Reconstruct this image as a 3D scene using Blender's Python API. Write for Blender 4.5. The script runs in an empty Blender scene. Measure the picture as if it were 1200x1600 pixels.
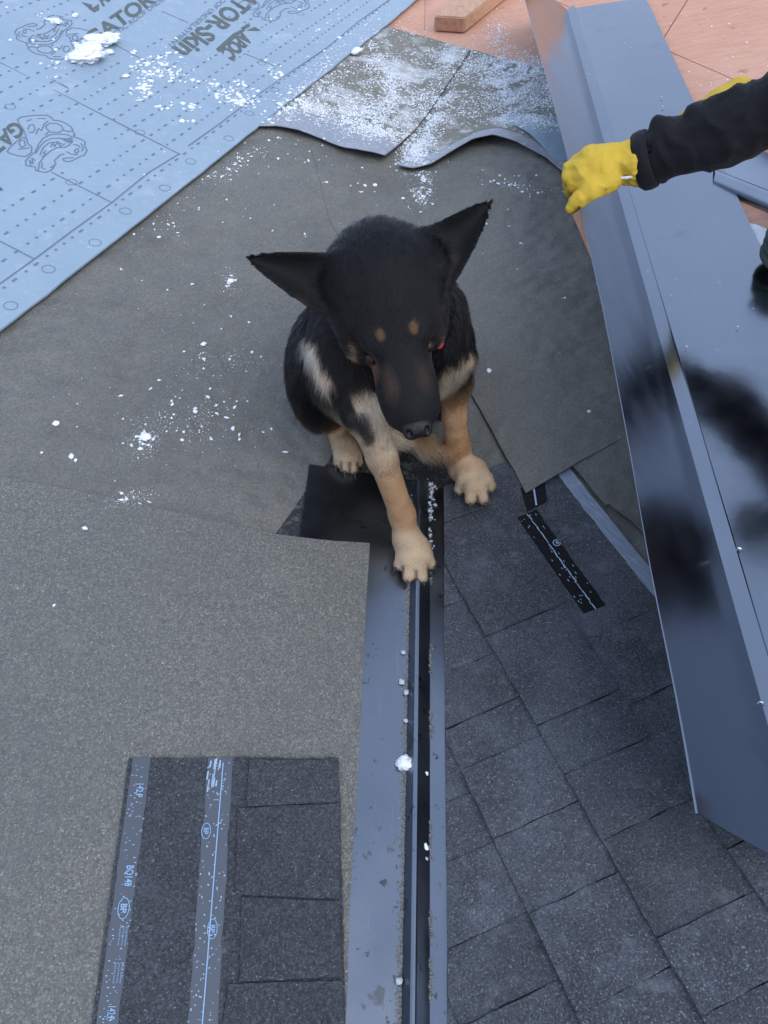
import bpy, bmesh, math, random
import numpy as np
from mathutils import Vector, Matrix, noise as mnoise

# ------------------------------------------------------------------ camera, world, sun, exposure
S = bpy.context.scene
FPX = 1202.0            # focal length in pixels of the 1200 x 1600 photograph
CAM_H = 1.19            # metres above the valley line
K = 0.2                 # rise of both roof planes away from the valley (valley along +Y at x = 0)
PITCH = math.radians(51.6)
YAW = math.radians(2.16)
FWD = np.array([-math.sin(YAW) * math.cos(PITCH), math.cos(YAW) * math.cos(PITCH), -math.sin(PITCH)])
RGT = np.array([math.cos(YAW), math.sin(YAW), 0.0])
UPV = np.cross(RGT, FWD)
CAM = np.array([-0.033, 0.0, CAM_H])

cam_d = bpy.data.cameras.new('camera')
cam_o = bpy.data.objects.new('camera', cam_d)
S.collection.objects.link(cam_o)
cam_d.sensor_fit = 'AUTO'
cam_d.sensor_width = 36.0
cam_d.lens = FPX / 1600.0 * 36.0
cam_d.clip_start = 0.02
cam_d.clip_end = 3000.0
mw = Matrix.Identity(4)
for i in range(3):
    mw[i][0] = RGT[i]; mw[i][1] = UPV[i]; mw[i][2] = -FWD[i]; mw[i][3] = CAM[i]
cam_o.matrix_world = mw
S.camera = cam_o

world = bpy.data.worlds.new('World')
S.world = world
world.use_nodes = True
wn = world.node_tree
for n in list(wn.nodes):
    wn.nodes.remove(n)
w_out = wn.nodes.new('ShaderNodeOutputWorld')
w_bg = wn.nodes.new('ShaderNodeBackground')
w_sky = wn.nodes.new('ShaderNodeTexSky')
SUN_EL = math.radians(50.0)
SUN_ROT = math.radians(138.0)       # compass turn from +Y, clockwise seen from above
w_sky.sky_type = 'NISHITA'
w_sky.sun_disc = False
w_sky.sun_elevation = SUN_EL
w_sky.sun_rotation = SUN_ROT
w_sky.air_density = 1.0
w_sky.dust_density = 0.6
w_sky.ozone_density = 2.0
w_bg.inputs['Strength'].default_value = 0.12
# an even veil of high cloud over the blue sky, thicker in places
w_tc = wn.nodes.new('ShaderNodeTexCoord')
w_no = wn.nodes.new('ShaderNodeTexNoise')
w_no.inputs['Scale'].default_value = 1.6
w_no.inputs['Detail'].default_value = 5.0
w_mr = wn.nodes.new('ShaderNodeMapRange')
w_mr.inputs['From Min'].default_value = 0.3; w_mr.inputs['From Max'].default_value = 0.7
w_mr.inputs['To Min'].default_value = 0.65; w_mr.inputs['To Max'].default_value = 0.9
w_mx = wn.nodes.new('ShaderNodeMixRGB')
w_mx.inputs['Color2'].default_value = (5.6, 6.9, 9.4, 1)
wn.links.new(w_tc.outputs['Generated'], w_no.inputs['Vector'])
wn.links.new(w_no.outputs[0], w_mr.inputs['Value'])
wn.links.new(w_mr.outputs[0], w_mx.inputs['Fac'])
wn.links.new(w_sky.outputs[0], w_mx.inputs['Color1'])
wn.links.new(w_mx.outputs[0], w_bg.inputs['Color'])
wn.links.new(w_bg.outputs[0], w_out.inputs['Surface'])

sun_d = bpy.data.lights.new('sun', 'SUN')
sun_d.energy = 1.2
sun_d.angle = math.radians(50.0)
sun_d.color = (1.0, 0.93, 0.82)
sun_o = bpy.data.objects.new('sun', sun_d)
S.collection.objects.link(sun_o)
sdir = Vector((math.sin(SUN_ROT) * math.cos(SUN_EL), math.cos(SUN_ROT) * math.cos(SUN_EL), math.sin(SUN_EL)))
sun_o.rotation_euler = sdir.to_track_quat('Z', 'Y').to_euler()
sun_o.location = (0, 0, 8)

S.view_settings.view_transform = 'Standard'
S.view_settings.look = 'None'
S.view_settings.exposure = 0.56
S.view_settings.gamma = 1.0
S.view_settings.use_curve_mapping = False

# ------------------------------------------------------------------ helpers
COL = S.collection
rng = np.random.default_rng(7)
random.seed(7)


def ray(px, py):
    return FWD + (px - 600.0) / FPX * RGT + (800.0 - py) / FPX * UPV


def on(px, py, h=0.0):
    """where the sight line through a photograph pixel meets the roof raised by h"""
    d = ray(px, py)
    P = None
    for s in (1, -1):
        t = (s * K * CAM[0] + h - CAM[2]) / (d[2] - s * K * d[0])
        P = CAM + t * d
        if P[0] * s >= 0:
            return P
    return P


def at(px, py, z):
    return CAM + ray(px, py) * z


def proj(P):
    v = np.asarray(P, float) - CAM
    z = v @ FWD
    return np.stack([600 + FPX * (v @ RGT) / z, 800 - FPX * (v @ UPV) / z], -1)


def wr(x, y):
    """gentle unevenness shared by everything that lies on the roof"""
    return 0.0022 * math.sin(3.1 * x + 1.7 * y + .4) * math.sin(2.3 * y - 1.3 * x) + 0.0012 * math.sin(9 * x + 2) * math.sin(7 * y + 1)


def roof(x, y, h=0.0):
    return (x, y, K * abs(x) + wr(x, y) + h)


def link(o, parent=None):
    COL.objects.link(o)
    if parent is not None:
        o.parent = parent
        o.matrix_parent_inverse = parent.matrix_world.inverted()
    return o


def stuffed(o):
    o['kind'] = 'stuff'
    return o


def tag(o, label=None, cat=None, group=None, kind=None):
    if label: o['label'] = label
    if cat: o['category'] = cat
    if group: o['group'] = group
    if kind: o['kind'] = kind
    return o


def empty(name, loc=(0, 0, 0)):
    o = bpy.data.objects.new(name, None)
    o.location = loc
    o.empty_display_size = 0.05
    COL.objects.link(o)
    o.matrix_world = Matrix.Translation(Vector([float(c) for c in loc]))
    return o


def mesh_obj(name, verts, faces, m, parent=None, smooth=False):
    me = bpy.data.meshes.new(name)
    me.from_pydata([tuple(map(float, v)) for v in verts], [], [tuple(int(i) for i in f) for f in faces])
    me.update()
    if smooth:
        me.shade_smooth()
    o = bpy.data.objects.new(name, me)
    if m is not None:
        me.materials.append(m)
    return link(o, parent)


def bm_obj(name, bm, m, parent=None, smooth=False):
    me = bpy.data.meshes.new(name)
    bm.to_mesh(me)
    bm.free()
    if smooth:
        me.shade_smooth()
    if m is not None:
        me.materials.append(m)
    return link(bpy.data.objects.new(name, me), parent)


def np_obj(name, V, Fq, m, parent=None, smooth=True, col=None):
    """numpy verts (n,3) and faces (m,k), all with the same corner count"""
    me = bpy.data.meshes.new(name)
    V = np.asarray(V, np.float32); Fq = np.asarray(Fq, np.int32)
    n, k = Fq.shape
    me.vertices.add(len(V)); me.vertices.foreach_set('co', V.ravel())
    me.loops.add(n * k); me.loops.foreach_set('vertex_index', Fq.ravel())
    me.polygons.add(n)
    me.polygons.foreach_set('loop_start', np.arange(0, n * k, k, dtype=np.int32))
    me.polygons.foreach_set('loop_total', np.full(n, k, np.int32))
    me.update(calc_edges=True)
    me.validate()
    if smooth:
        me.shade_smooth()
    if col is not None:
        a = me.color_attributes.new('Col', 'FLOAT_COLOR', 'POINT')
        a.data.foreach_set('color', np.concatenate([col, np.ones((len(V), 1))], 1).astype(np.float32).ravel())
    if m is not None:
        me.materials.append(m)
    return link(bpy.data.objects.new(name, me), parent)


def plan(px, h=0.0):
    return [on(x, y, h)[:2] for x, y in px]


def inset_poly(pts, gap):
    return pts


def sheet(name, poly, h, m, parent=None, cell=0.06, thick=0.003, jitter=0.0, edge_sub=0.03):
    """flat sheet lying on the roof: plan polygon, height above the deck (number or f(x, y))"""
    hf = h if callable(h) else (lambda x, y: h)
    pts = []
    n = len(poly)
    for i in range(n):
        a = np.array(poly[i], float); b = np.array(poly[(i + 1) % n], float)
        L = np.linalg.norm(b - a)
        k = max(1, int(L / edge_sub)) if jitter else 1
        nrm = np.array([-(b - a)[1], (b - a)[0]]) / max(L, 1e-6)
        for j in range(k):
            p = a + (b - a) * j / k
            if jitter and j:
                p = p + nrm * rng.normal(0, jitter)
            pts.append(p)
    bm = bmesh.new()
    f = bm.faces.new([bm.verts.new((p[0], p[1], 0)) for p in pts])
    if f.normal.z < 0 or f.calc_center_median() is None:
        pass
    bm.normal_update()
    if f.normal.z < 0:
        bmesh.ops.reverse_faces(bm, faces=bm.faces[:])
    xs = [p[0] for p in pts]; ys = [p[1] for p in pts]
    cuts = [((x, 0, 0), (1, 0, 0)) for x in np.arange(math.floor(min(xs) / cell) * cell, max(xs), cell)]
    cuts += [((0, y, 0), (0, 1, 0)) for y in np.arange(math.floor(min(ys) / cell) * cell, max(ys), cell)]
    cuts.append(((0, 0, 0), (1, 0, 0)))
    for co, no in cuts:
        bmesh.ops.bisect_plane(bm, geom=bm.verts[:] + bm.edges[:] + bm.faces[:], dist=1e-6, plane_co=co, plane_no=no)
    top = bm.faces[:]
    ret = bmesh.ops.extrude_face_region(bm, geom=top)
    newv = [e for e in ret['geom'] if isinstance(e, bmesh.types.BMVert)]
    news = set(newv)
    for v in bm.verts:
        x, y = v.co.x, v.co.y
        v.co.z = K * abs(x) + wr(x, y) + hf(x, y) + (0 if v in news else -thick)
    bm.normal_update()
    bmesh.ops.recalc_face_normals(bm, faces=bm.faces[:])
    return bm_obj(name, bm, m, parent)


def flat_mesh(name, polys, h, m, parent=None):
    """flat print: plan polygons lying h above the deck"""
    V, Fc = [], []
    for p in polys:
        b = len(V)
        V += [roof(q[0], q[1], h) for q in p]
        Fc.append(list(range(b, b + len(p))))
    return mesh_obj(name, V, Fc, m, parent)


def stroke(pts, w):
    """plan polyline to quads"""
    out = []
    for a, b in zip(pts[:-1], pts[1:]):
        a = np.array(a); b = np.array(b)
        d = b - a; L = np.linalg.norm(d)
        if L < 1e-6: continue
        n = np.array([-d[1], d[0]]) / L * w / 2; e = d / L * w * 0.3
        out.append([a - n - e, b - n + e, b + n + e, a + n - e])
    return out


def text_obj(name, s, p0, p1, ptop, h, m, parent=None, bold=0.0, space=1.0):
    """flat lettering: baseline from p0 to p1 (plan), cap height towards ptop"""
    cu = bpy.data.curves.new('lettering', 'FONT')
    cu.body = s
    cu.offset = bold
    cu.space_character = space
    cu.resolution_u = 3
    o = bpy.data.objects.new('lettering', cu)
    COL.objects.link(o)
    dg = bpy.context.evaluated_depsgraph_get()
    me = bpy.data.meshes.new_from_object(o.evaluated_get(dg))
    bpy.data.objects.remove(o)
    bpy.data.curves.remove(cu)
    co = np.empty(len(me.vertices) * 3, np.float32)
    me.vertices.foreach_get('co', co)
    co = co.reshape(-1, 3)
    x0, x1 = co[:, 0].min(), co[:, 0].max()
    cap = 0.69
    p0 = np.array(p0); U = np.array(p1) - p0; W = np.array(ptop) - p0
    for i in range(len(co)):
        q = p0 + U * (co[i, 0] - x0) / (x1 - x0) + W * co[i, 1] / cap
        co[i] = roof(q[0], q[1], h)
    me.vertices.foreach_set('co', co.ravel())
    me.materials.clear()
    me.materials.append(m)
    me.name = name
    me.update()
    return link(bpy.data.objects.new(name, me), parent)


# ------------------------------------------------------------------ materials
def mat(name, base, rough=0.8, metal=0.0, spec=0.5, vary=(), bumps=(), attr=None, per_obj=0.0, sheen=0.0, coat=0.0, rough_vary=None):
    """vary: (kind, scale, low, high, colour, strength) layers mixed over the base; bumps: (kind, scale, strength, distance)"""
    m = bpy.data.materials.new(name)
    m.use_nodes = True
    t = m.node_tree
    b = t.nodes['Principled BSDF']
    b.inputs['Roughness'].default_value = rough
    b.inputs['Metallic'].default_value = metal
    b.inputs['Specular IOR Level'].default_value = spec
    if sheen:
        b.inputs['Sheen Weight'].default_value = sheen
    if coat:
        b.inputs['Coat Weight'].default_value = coat
    tc = t.nodes.new('ShaderNodeTexCoord')

    def tex(kind, scale, detail=3.0):
        mp = tc.outputs['Object']
        if kind.startswith('wave') or kind.startswith('str'):
            k, ax, ay, az = kind.split(':')
            g = t.nodes.new('ShaderNodeMapping')
            g.inputs['Scale'].default_value = (float(ax), float(ay), float(az))
            t.links.new(mp, g.inputs[0]); mp = g.outputs[0]
        if kind == 'voronoi':
            n = t.nodes.new('ShaderNodeTexVoronoi'); n.inputs['Scale'].default_value = scale
            t.links.new(mp, n.inputs['Vector'])
            return n.outputs['Color']
        if kind == 'cells':
            n = t.nodes.new('ShaderNodeTexVoronoi'); n.inputs['Scale'].default_value = scale
            t.links.new(mp, n.inputs['Vector'])
            return n.outputs['Distance']
        n = t.nodes.new('ShaderNodeTexNoise')
        n.inputs['Scale'].default_value = scale
        n.inputs['Detail'].default_value = detail
        n.inputs['Roughness'].default_value = 0.62
        t.links.new(mp, n.inputs['Vector'])
        return n.outputs[0]

    if attr:
        a = t.nodes.new('ShaderNodeAttribute'); a.attribute_name = attr
        cur = a.outputs['Color']
    else:
        r = t.nodes.new('ShaderNodeRGB'); r.outputs[0].default_value = (*base, 1)
        cur = r.outputs[0]
    for kind, scale, lo, hi, c, st in vary:
        v = tex(kind, scale)
        mr = t.nodes.new('ShaderNodeMapRange')
        mr.inputs['From Min'].default_value = lo; mr.inputs['From Max'].default_value = hi
        mr.inputs['To Max'].default_value = st
        t.links.new(v, mr.inputs['Value'])
        mx = t.nodes.new('ShaderNodeMixRGB')
        mx.inputs['Color2'].default_value = (*c, 1)
        t.links.new(mr.outputs[0], mx.inputs['Fac'])
        t.links.new(cur, mx.inputs['Color1'])
        cur = mx.outputs[0]
    if per_obj:
        oi = t.nodes.new('ShaderNodeObjectInfo')
        mr = t.nodes.new('ShaderNodeMapRange')
        mr.inputs['To Min'].default_value = 1 - per_obj; mr.inputs['To Max'].default_value = 1 + per_obj
        t.links.new(oi.outputs['Random'], mr.inputs['Value'])
        hs = t.nodes.new('ShaderNodeHueSaturation')
        t.links.new(mr.outputs[0], hs.inputs['Value'])
        t.links.new(cur, hs.inputs['Color'])
        cur = hs.outputs[0]
    t.links.new(cur, b.inputs['Base Color'])
    if rough_vary:
        kind, scale, lo, hi, r0, r1 = rough_vary
        v = tex(kind, scale)
        mr = t.nodes.new('ShaderNodeMapRange')
        mr.inputs['From Min'].default_value = lo; mr.inputs['From Max'].default_value = hi
        mr.inputs['To Min'].default_value = r0; mr.inputs['To Max'].default_value = r1
        t.links.new(v, mr.inputs['Value'])
        t.links.new(mr.outputs[0], b.inputs['Roughness'])
    prev = None
    for kind, scale, st, dist in bumps:
        v = tex(kind, scale)
        bp = t.nodes.new('ShaderNodeBump')
        bp.inputs['Strength'].default_value = st
        bp.inputs['Distance'].default_value = dist
        t.links.new(v, bp.inputs['Height'])
        if prev: t.links.new(prev, bp.inputs['Normal'])
        prev = bp.outputs[0]
    if prev:
        t.links.new(prev, b.inputs['Normal'])
    return m


M = {}
M['felt'] = mat('felt', (.138, .136, .125), .8, vary=[
    ('noise', 2.2, .35, .7, (.112, .108, .098), .8), ('noise', 9, .45, .75, (.19, .182, .158), .5),
    ('voronoi', 340, .45, 1.0, (.25, .24, .205), .55), ('voronoi', 470, .55, 1.0, (.05, .05, .046), .65), ('noise', 420, .6, .75, (.45, .43, .38), .5),
    ('noise', 1.1, .45, .7, (.095, .093, .088), .5), ('noise', 17, .60, .78, (.21, .20, .18), .35), ('noise', 5.5, .58, .72, (.085, .084, .080), .5)],
    bumps=[('noise', 420, .5, .002), ('noise', 14, .3, .012), ('noise', 4, .7, .10)])
M['felt_new'] = mat('felt_new', (.116, .115, .106), .78, vary=[
    ('noise', 3, .35, .7, (.118, .115, .108), .7),
    ('voronoi', 320, .45, 1.0, (.27, .26, .215), .55), ('voronoi', 450, .5, 1.0, (.05, .05, .047), .7), ('noise', 380, .58, .72, (.55, .54, .49), .62),
    ('noise', 1.3, .45, .7, (.10, .10, .096), .5), ('noise', 13, .60, .78, (.20, .195, .18), .35)],
    bumps=[('noise', 380, .6, .002), ('noise', 12, .2, .01), ('noise', 3, .35, .05)])
M['felt_snow'] = mat('felt_snow', (.16, .150, .125), .8, vary=[
    ('noise', 9, .45, .75, (.25, .24, .21), .5), ('voronoi', 300, .45, 1.0, (.36, .335, .27), .6), ('voronoi', 430, .55, 1.0, (.06, .06, .055), .75),
    ('noise', 4.2, .52, .68, (.78, .81, .86), .7), ('noise', 11, .56, .68, (.78, .81, .86), .5), ('noise', 120, .56, .66, (.10, .095, .08), .35)],
    bumps=[('noise', 300, .5, .002), ('noise', 14, .25, .01)])
M['selvage'] = mat('selvage', (.23, .25, .29), .45, vary=[('noise', 60, .5, .75, (.45, .48, .52), .6)], bumps=[('noise', 300, .2, .001)])
M['blue_sheet'] = mat('blue_sheet', (.265, .345, .425), .55, vary=[
    ('noise', 2.5, .35, .7, (.22, .295, .375), .8), ('noise', 14, .5, .8, (.32, .40, .475), .4), ('noise', 5, .60, .74, (.62, .70, .78), .28), ('noise', 60, .60, .72, (.45, .53, .60), .35)],
    bumps=[('noise', 5, .5, .016), ('noise', 22, .35, .005), ('noise', 900, .15, .0005)])
M['print'] = mat('print', (.085, .10, .095), .7, vary=[('noise', 120, .5, .75, (.16, .2, .22), .5)])
M['print_thin'] = mat('print_thin', (.12, .165, .225), .7)
M['plywood'] = mat('plywood', (.58, .31, .21), .75, per_obj=.06, vary=[
    ('str:3:22:3', 4, .4, .7, (.48, .225, .14), .8), ('noise', 3, .45, .75, (.66, .40, .29), .6),
    ('noise', 16, .66, .74, (.27, .12, .08), .75), ('str:6:120:6', 6, .5, .8, (.40, .19, .12), .5)],
    bumps=[('str:6:120:6', 6, .25, .002)])
M['lumber'] = mat('lumber', (.55, .33, .21), .7, vary=[
    ('str:40:4:40', 3, .4, .7, (.43, .22, .12), .7), ('noise', 30, .62, .72, (.2, .12, .09), .7)], bumps=[('str:60:6:60', 4, .2, .002)])
M['lumber_end'] = mat('lumber_end', (.36, .15, .085), .8, vary=[('cells', 45, .1, .6, (.48, .24, .15), .7)])
M['shingle'] = mat('shingle', (.025, .029, .038), .82, per_obj=.13, vary=[
    ('noise', 7, .42, .68, (.058, .065, .080), .8), ('noise', 2.6, .48, .68, (.088, .097, .114), .6), ('noise', 14, .55, .74, (.12, .135, .16), .45),
    ('voronoi', 360, .35, 1.0, (.098, .106, .122), .6), ('voronoi', 500, .5, 1.0, (.009, .010, .012), .75), ('noise', 360, .58, .74, (.32, .345, .385), .7),
    ('noise', 24, .60, .78, (.16, .172, .19), .5)],
    bumps=[('noise', 400, .8, .003), ('noise', 22, .3, .006)])
M['shingle_dark'] = mat('shingle_dark', (.027, .030, .037), .8, per_obj=.1, vary=[
    ('noise', 8, .45, .75, (.052, .057, .068), .7), ('voronoi', 320, .4, 1.0, (.09, .098, .112), .65), ('voronoi', 450, .45, 1.0, (.007, .007, .009), .8), ('noise', 340, .6, .76, (.34, .37, .41), .6),
    ('noise', 20, .62, .8, (.12, .13, .145), .45)],
    bumps=[('noise', 380, .8, .003), ('noise', 22, .3, .006)])
M['shingle_side'] = M['shingle']
M['tar'] = mat('tar', (.003, .003, .004), .45, spec=.12, vary=[('noise', 90, .66, .75, (.08, .085, .09), .5)], bumps=[('noise', 160, .3, .002)])
M['tape'] = mat('tape', (.07, .08, .098), .42, vary=[('noise', 8, .4, .7, (.07, .08, .1), .6)], bumps=[('noise', 40, .1, .002)])
M['tape_pale'] = mat('tape_pale', (.19, .225, .29), .5, vary=[('noise', 50, .5, .75, (.3, .35, .42), .5)], bumps=[('noise', 40, .2, .002)])
M['ink'] = mat('ink', (.22, .36, .54), .6)
M['ink_white'] = mat('ink_white', (.30, .40, .54), .6)
M['membrane'] = mat('membrane', (.02, .02, .022), .5, vary=[('noise', 60, .5, .7, (.12, .12, .12), .7), ('noise', 260, .62, .72, (.4, .4, .4), .7)], bumps=[('noise', 120, .6, .004)])
M['flashing'] = mat('flashing', (.17, .19, .225), .28, metal=1.0, vary=[
    ('noise', 3, .4, .7, (.23, .25, .29), .6), ('str:60:2.5:60', 5, .62, .8, (.34, .37, .42), .35), ('noise', 55, .655, .70, (.05, .05, .05), .7),
    ('noise', 21, .66, .70, (.09, .09, .085), .6), ('noise', 2.2, .55, .75, (.14, .16, .18), .5)],
    bumps=[('noise', 5, .06, .01)], rough_vary=('noise', 6, .3, .75, .22, .42))
M['panel'] = mat('panel', (.195, .217, .26), .2, metal=1.0, vary=[
    ('noise', 2, .4, .7, (.23, .25, .29), .6), ('noise', 9, .62, .74, (.15, .17, .21), .5), ('str:110:5:110', 8, .66, .74, (.36, .39, .44), .3), ('noise', 40, .66, .72, (.30, .33, .37), .35)],
    bumps=[('noise', 3, .08, .012), ('noise', 9, .05, .006)], rough_vary=('noise', 5, .3, .75, .10, .22))
M['grime'] = mat('grime', (.15, .148, .145), .9, vary=[('noise', 200, .4, .7, (.27, .265, .26), .8)], bumps=[('noise', 300, .8, .003)])
M['snow'] = mat('snow', (.80, .83, .87), .75, vary=[('noise', 60, .5, .8, (.72, .77, .84), .5)], bumps=[('noise', 300, .5, .002)])
M['ice'] = mat('ice', (.42, .46, .51), .35, vary=[('noise', 120, .45, .7, (.42, .46, .5), .7)], bumps=[('noise', 150, .5, .003)])
M['ground'] = mat('ground', (.33, .34, .36), .95, vary=[('noise', .4, .4, .6, (.2, .19, .17), .6)])
M['sleeve'] = mat('sleeve', (.005, .005, .007), .75, spec=.2, vary=[('noise', 5, .4, .7, (.011, .011, .014), .7)], bumps=[('noise', 26, .5, .012), ('noise', 900, .3, .0006)], sheen=.06)
M['trousers'] = mat('trousers', (.02, .022, .028), .85, bumps=[('noise', 20, .4, .01)])
M['glove'] = mat('glove', (.58, .39, .04), .7, spec=.3, vary=[('noise', 22, .45, .75, (.50, .30, .02), .6), ('noise', 34, .62, .74, (.20, .14, .05), .6)], bumps=[('noise', 90, .25, .003), ('noise', 700, .2, .0008)])
M['glove_tag'] = mat('glove_tag', (.7, .7, .66), .7)
M['skin'] = mat('skin', (.5, .3, .22), .55)
M['hair'] = mat('hair', (.03, .02, .015), .6)
M['steel'] = mat('steel', (.26, .29, .34), .3, metal=1.0, vary=[('noise', 4, .4, .7, (.31, .34, .39), .6)], bumps=[('noise', 6, .06, .01)])
M['green_knit'] = mat('green_knit', (.05, .075, .06), .9, bumps=[('noise', 200, .6, .003)])
M['cyan_cord'] = mat('cyan_cord', (.03, .22, .36), .5)
M['black'] = mat('black', (.006, .006, .006), .5)
M['claw'] = mat('claw', (.03, .027, .026), .35)
M['eye'] = mat('eye', (.020, .008, .003), .22, spec=.25)
M['nose'] = mat('nose', (.004, .004, .005), .5, spec=.35, bumps=[('cells', 300, .4, .001)])
M['red_tag'] = mat('red_tag', (.36, .010, .025), .35)
# ------------------------------------------------------------------ setting: ground far below, roof deck
gv = [(-900, -900, -3.2), (900, -900, -3.2), (900, 900, -3.2), (-900, 900, -3.2)]
tag(mesh_obj('ground', gv, [(0, 1, 2, 3)], M['ground']), kind='structure')

deck = tag(mesh_obj('roof_deck', [(-4.5, -1.6, K * 4.5 - .012), (0, -1.6, -.012), (4.5, -1.6, K * 4.5 - .012),
                                  (-4.5, 7, K * 4.5 - .012), (0, 7, -.012), (4.5, 7, K * 4.5 - .012),
                                  (-4.5, -1.6, K * 4.5 - .2), (4.5, -1.6, K * 4.5 - .2), (-4.5, 7, K * 4.5 - .2), (4.5, 7, K * 4.5 - .2), (0, -1.6, -.2), (0, 7, -.2)],
                    [(0, 1, 4, 3), (1, 2, 5, 4), (0, 6, 10, 1), (1, 10, 7, 2), (3, 4, 11, 8), (4, 5, 9, 11), (0, 3, 8, 6), (2, 7, 9, 5), (6, 8, 11, 10), (10, 11, 9, 7)], M['black']), kind='structure')


def line2(a, b):
    a = np.array(a, float); b = np.array(b, float)
    return a, (b - a) / np.linalg.norm(b - a)


def clip_half(poly, p, d, side, gap=0.0):
    """keep the part of a plan polygon on one side of the line p + t d"""
    n = np.array([-d[1], d[0]]) * side
    out = []
    for i in range(len(poly)):
        a = np.array(poly[i]); b = np.array(poly[(i + 1) % len(poly)])
        da = (a - p) @ n - gap; db = (b - p) @ n - gap
        if da >= 0: out.append(a)
        if (da >= 0) != (db >= 0): out.append(a + (b - a) * da / (da - db))
    return out


s2 = plan([(1040, 77), (1157, 128)]); s1 = plan([(1073, 2), (1035, 62)])
p2, d2 = line2(*s2); p1, d1 = line2(*s1)
big_r = [(0.0006, -1.6), (4.5, -1.6), (4.5, 7), (0.0006, 7)]
lowside = 1 if (np.array(on(900, 300)[:2]) - p2) @ np.array([-d2[1], d2[0]]) > 0 else -1
ply_c = clip_half(big_r, p2, d2, lowside, .0018)
rest = clip_half(big_r, p2, d2, -lowside, .0018)
lside = 1 if (np.array(on(950, -40)[:2]) - p1) @ np.array([-d1[1], d1[0]]) > 0 else -1
ply_a = clip_half(rest, p1, d1, lside, .0018)
ply_b = clip_half(rest, p1, d1, -lside, .0018)
for pl in (ply_a, ply_b, ply_c):
    sheet('plywood_sheet', pl, 0.0, M['plywood'], deck, cell=.4, thick=.011)
sheet('plywood_sheet', [(-4.5, -1.6), (-0.0006, -1.6), (-.0006, 7), (-4.5, 7)], 0.0, M['plywood'], deck, cell=.4, thick=.011)

# ------------------------------------------------------------------ roofing felt
def ext(poly):
    return [np.array(p[:2]) for p in poly]


NB = on(0, 1600)
# main felt over the left plane and across the valley behind the dog
edge_bl = plan([(0, 530), (660, 0)])
pe, de = line2(*edge_bl)            # the blue sheet's edge
main = plan([(430, 838), (520, 716), (600, 745), (690, 766), (712, 760), (712, 1800), (1700, 1800), (1700, 900), (1150, 420), (1020, 190), (870, 118), (735, 82), (605, 44), (520, 40), (340, 130), (150, 300), (-60, 480), (-330, 600), (-330, 800)])
main = main + plan([(0, 800)])
felt = tag(empty('felt_sheet', on(300, 600)), 'large grey brown felt underlayment sheet behind and left of the dog, sprinkled with snow', 'roofing felt')
sheet('felt_surface', main, .0045, M['felt'], felt, cell=.07, jitter=.0008)

lower = plan([(-300, 700), (0, 752), (150, 780), (300, 812), (430, 842), (500, 851), (578, 857), (572, 960), (560, 1200), (548, 1400), (540, 1600), (532, 1800), (-500, 1800)])
lf = tag(empty('felt_sheet', on(300, 1100)), 'glittering grey felt sheet at lower left, cut square beside the valley metal', 'roofing felt')
sheet('felt_surface', lower, .0145, M['felt_new'], lf, cell=.06, thick=.004, jitter=.0006)

hr_ref = on(900, 730)[:2]
right_f = plan([(820, 779), (985, 684), (1020, 662), (1010, 470), (945, 330), (890, 300), (760, 262), (488, 240), (497, 270), (503, 300), (514, 343), (545, 400), (655, 480), (720, 590)])
def h_right(x, y):
    d = math.hypot(x - hr_ref[0], y - hr_ref[1])
    return .0062 + .016 * max(0, 1 - d / .45) ** 1.2
rf = tag(empty('felt_sheet', on(860, 600)), 'grey felt sheet right of the dog with a pointed corner over the shingles', 'roofing felt')
sheet('felt_surface', right_f, h_right, M['felt'], rf, cell=.05, jitter=.0006)

under_f = plan([(893, 736), (985, 676), (1045, 642), (1085, 905), (1060, 890), (1012, 850), (985, 822), (955, 800), (948, 795), (944, 798)])
uf = tag(empty('felt_sheet', on(970, 760)), 'small wedge of felt with torn edge between shingle tape strip and metal panel', 'roofing felt')
sheet('felt_surface', under_f, .0175, M['felt'], uf, cell=.05, jitter=.0008)


def polyline_at(pl, t):
    pl = [np.array(p, float) for p in pl]
    L = [np.linalg.norm(b - a) for a, b in zip(pl[:-1], pl[1:])]
    s = t * sum(L)
    for a, b, l in zip(pl[:-1], pl[1:], L):
        if s <= l or l == L[-1] and b is pl[-1]:
            return a + (b - a) * min(1, s / l)
        s -= l
    return pl[-1]


def flap(label, bottom, top, lift, band, h0, nx=70, ny=44):
    """felt flap whose near edge is lifted off the roof; a paler selvage runs along that edge"""
    root = tag(empty('felt_flap', on(*bottom[len(bottom) // 2])), label, 'roofing felt')
    V = np.zeros((nx + 1, ny + 1, 3))
    for i in range(nx + 1):
        u = i / nx
        b = polyline_at(bottom, u); t = polyline_at(top, u)
        B = np.array(on(*b, 0)[:2]); T = np.array(on(*t, 0)[:2])
        for j in range(ny + 1):
            v = (j / ny) ** 1.8
            q = B + (T - B) * v
            dist = np.linalg.norm(q - B)
            h = h0 + lift(u) * max(0, 1 - dist / .28) ** 1.7
            V[i, j] = roof(q[0], q[1], h)
    def part(name, j0, j1, m):
        W = V[:, j0:j1 + 1]
        n0, n1 = W.shape[:2]
        idx = np.arange(n0 * n1).reshape(n0, n1)
        Fq = np.stack([idx[:-1, :-1], idx[1:, :-1], idx[1:, 1:], idx[:-1, 1:]], -1).reshape(-1, 4)
        o = np_obj(name, W.reshape(-1, 3), Fq, m, root)
        sm = o.modifiers.new('thickness', 'SOLIDIFY'); sm.thickness = .003; sm.offset = -1
        return o
    jb = band
    part('selvage_strip', 0, jb, M['selvage'])
    part('felt_surface', jb, ny, M['felt_snow'])
    return root


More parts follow.
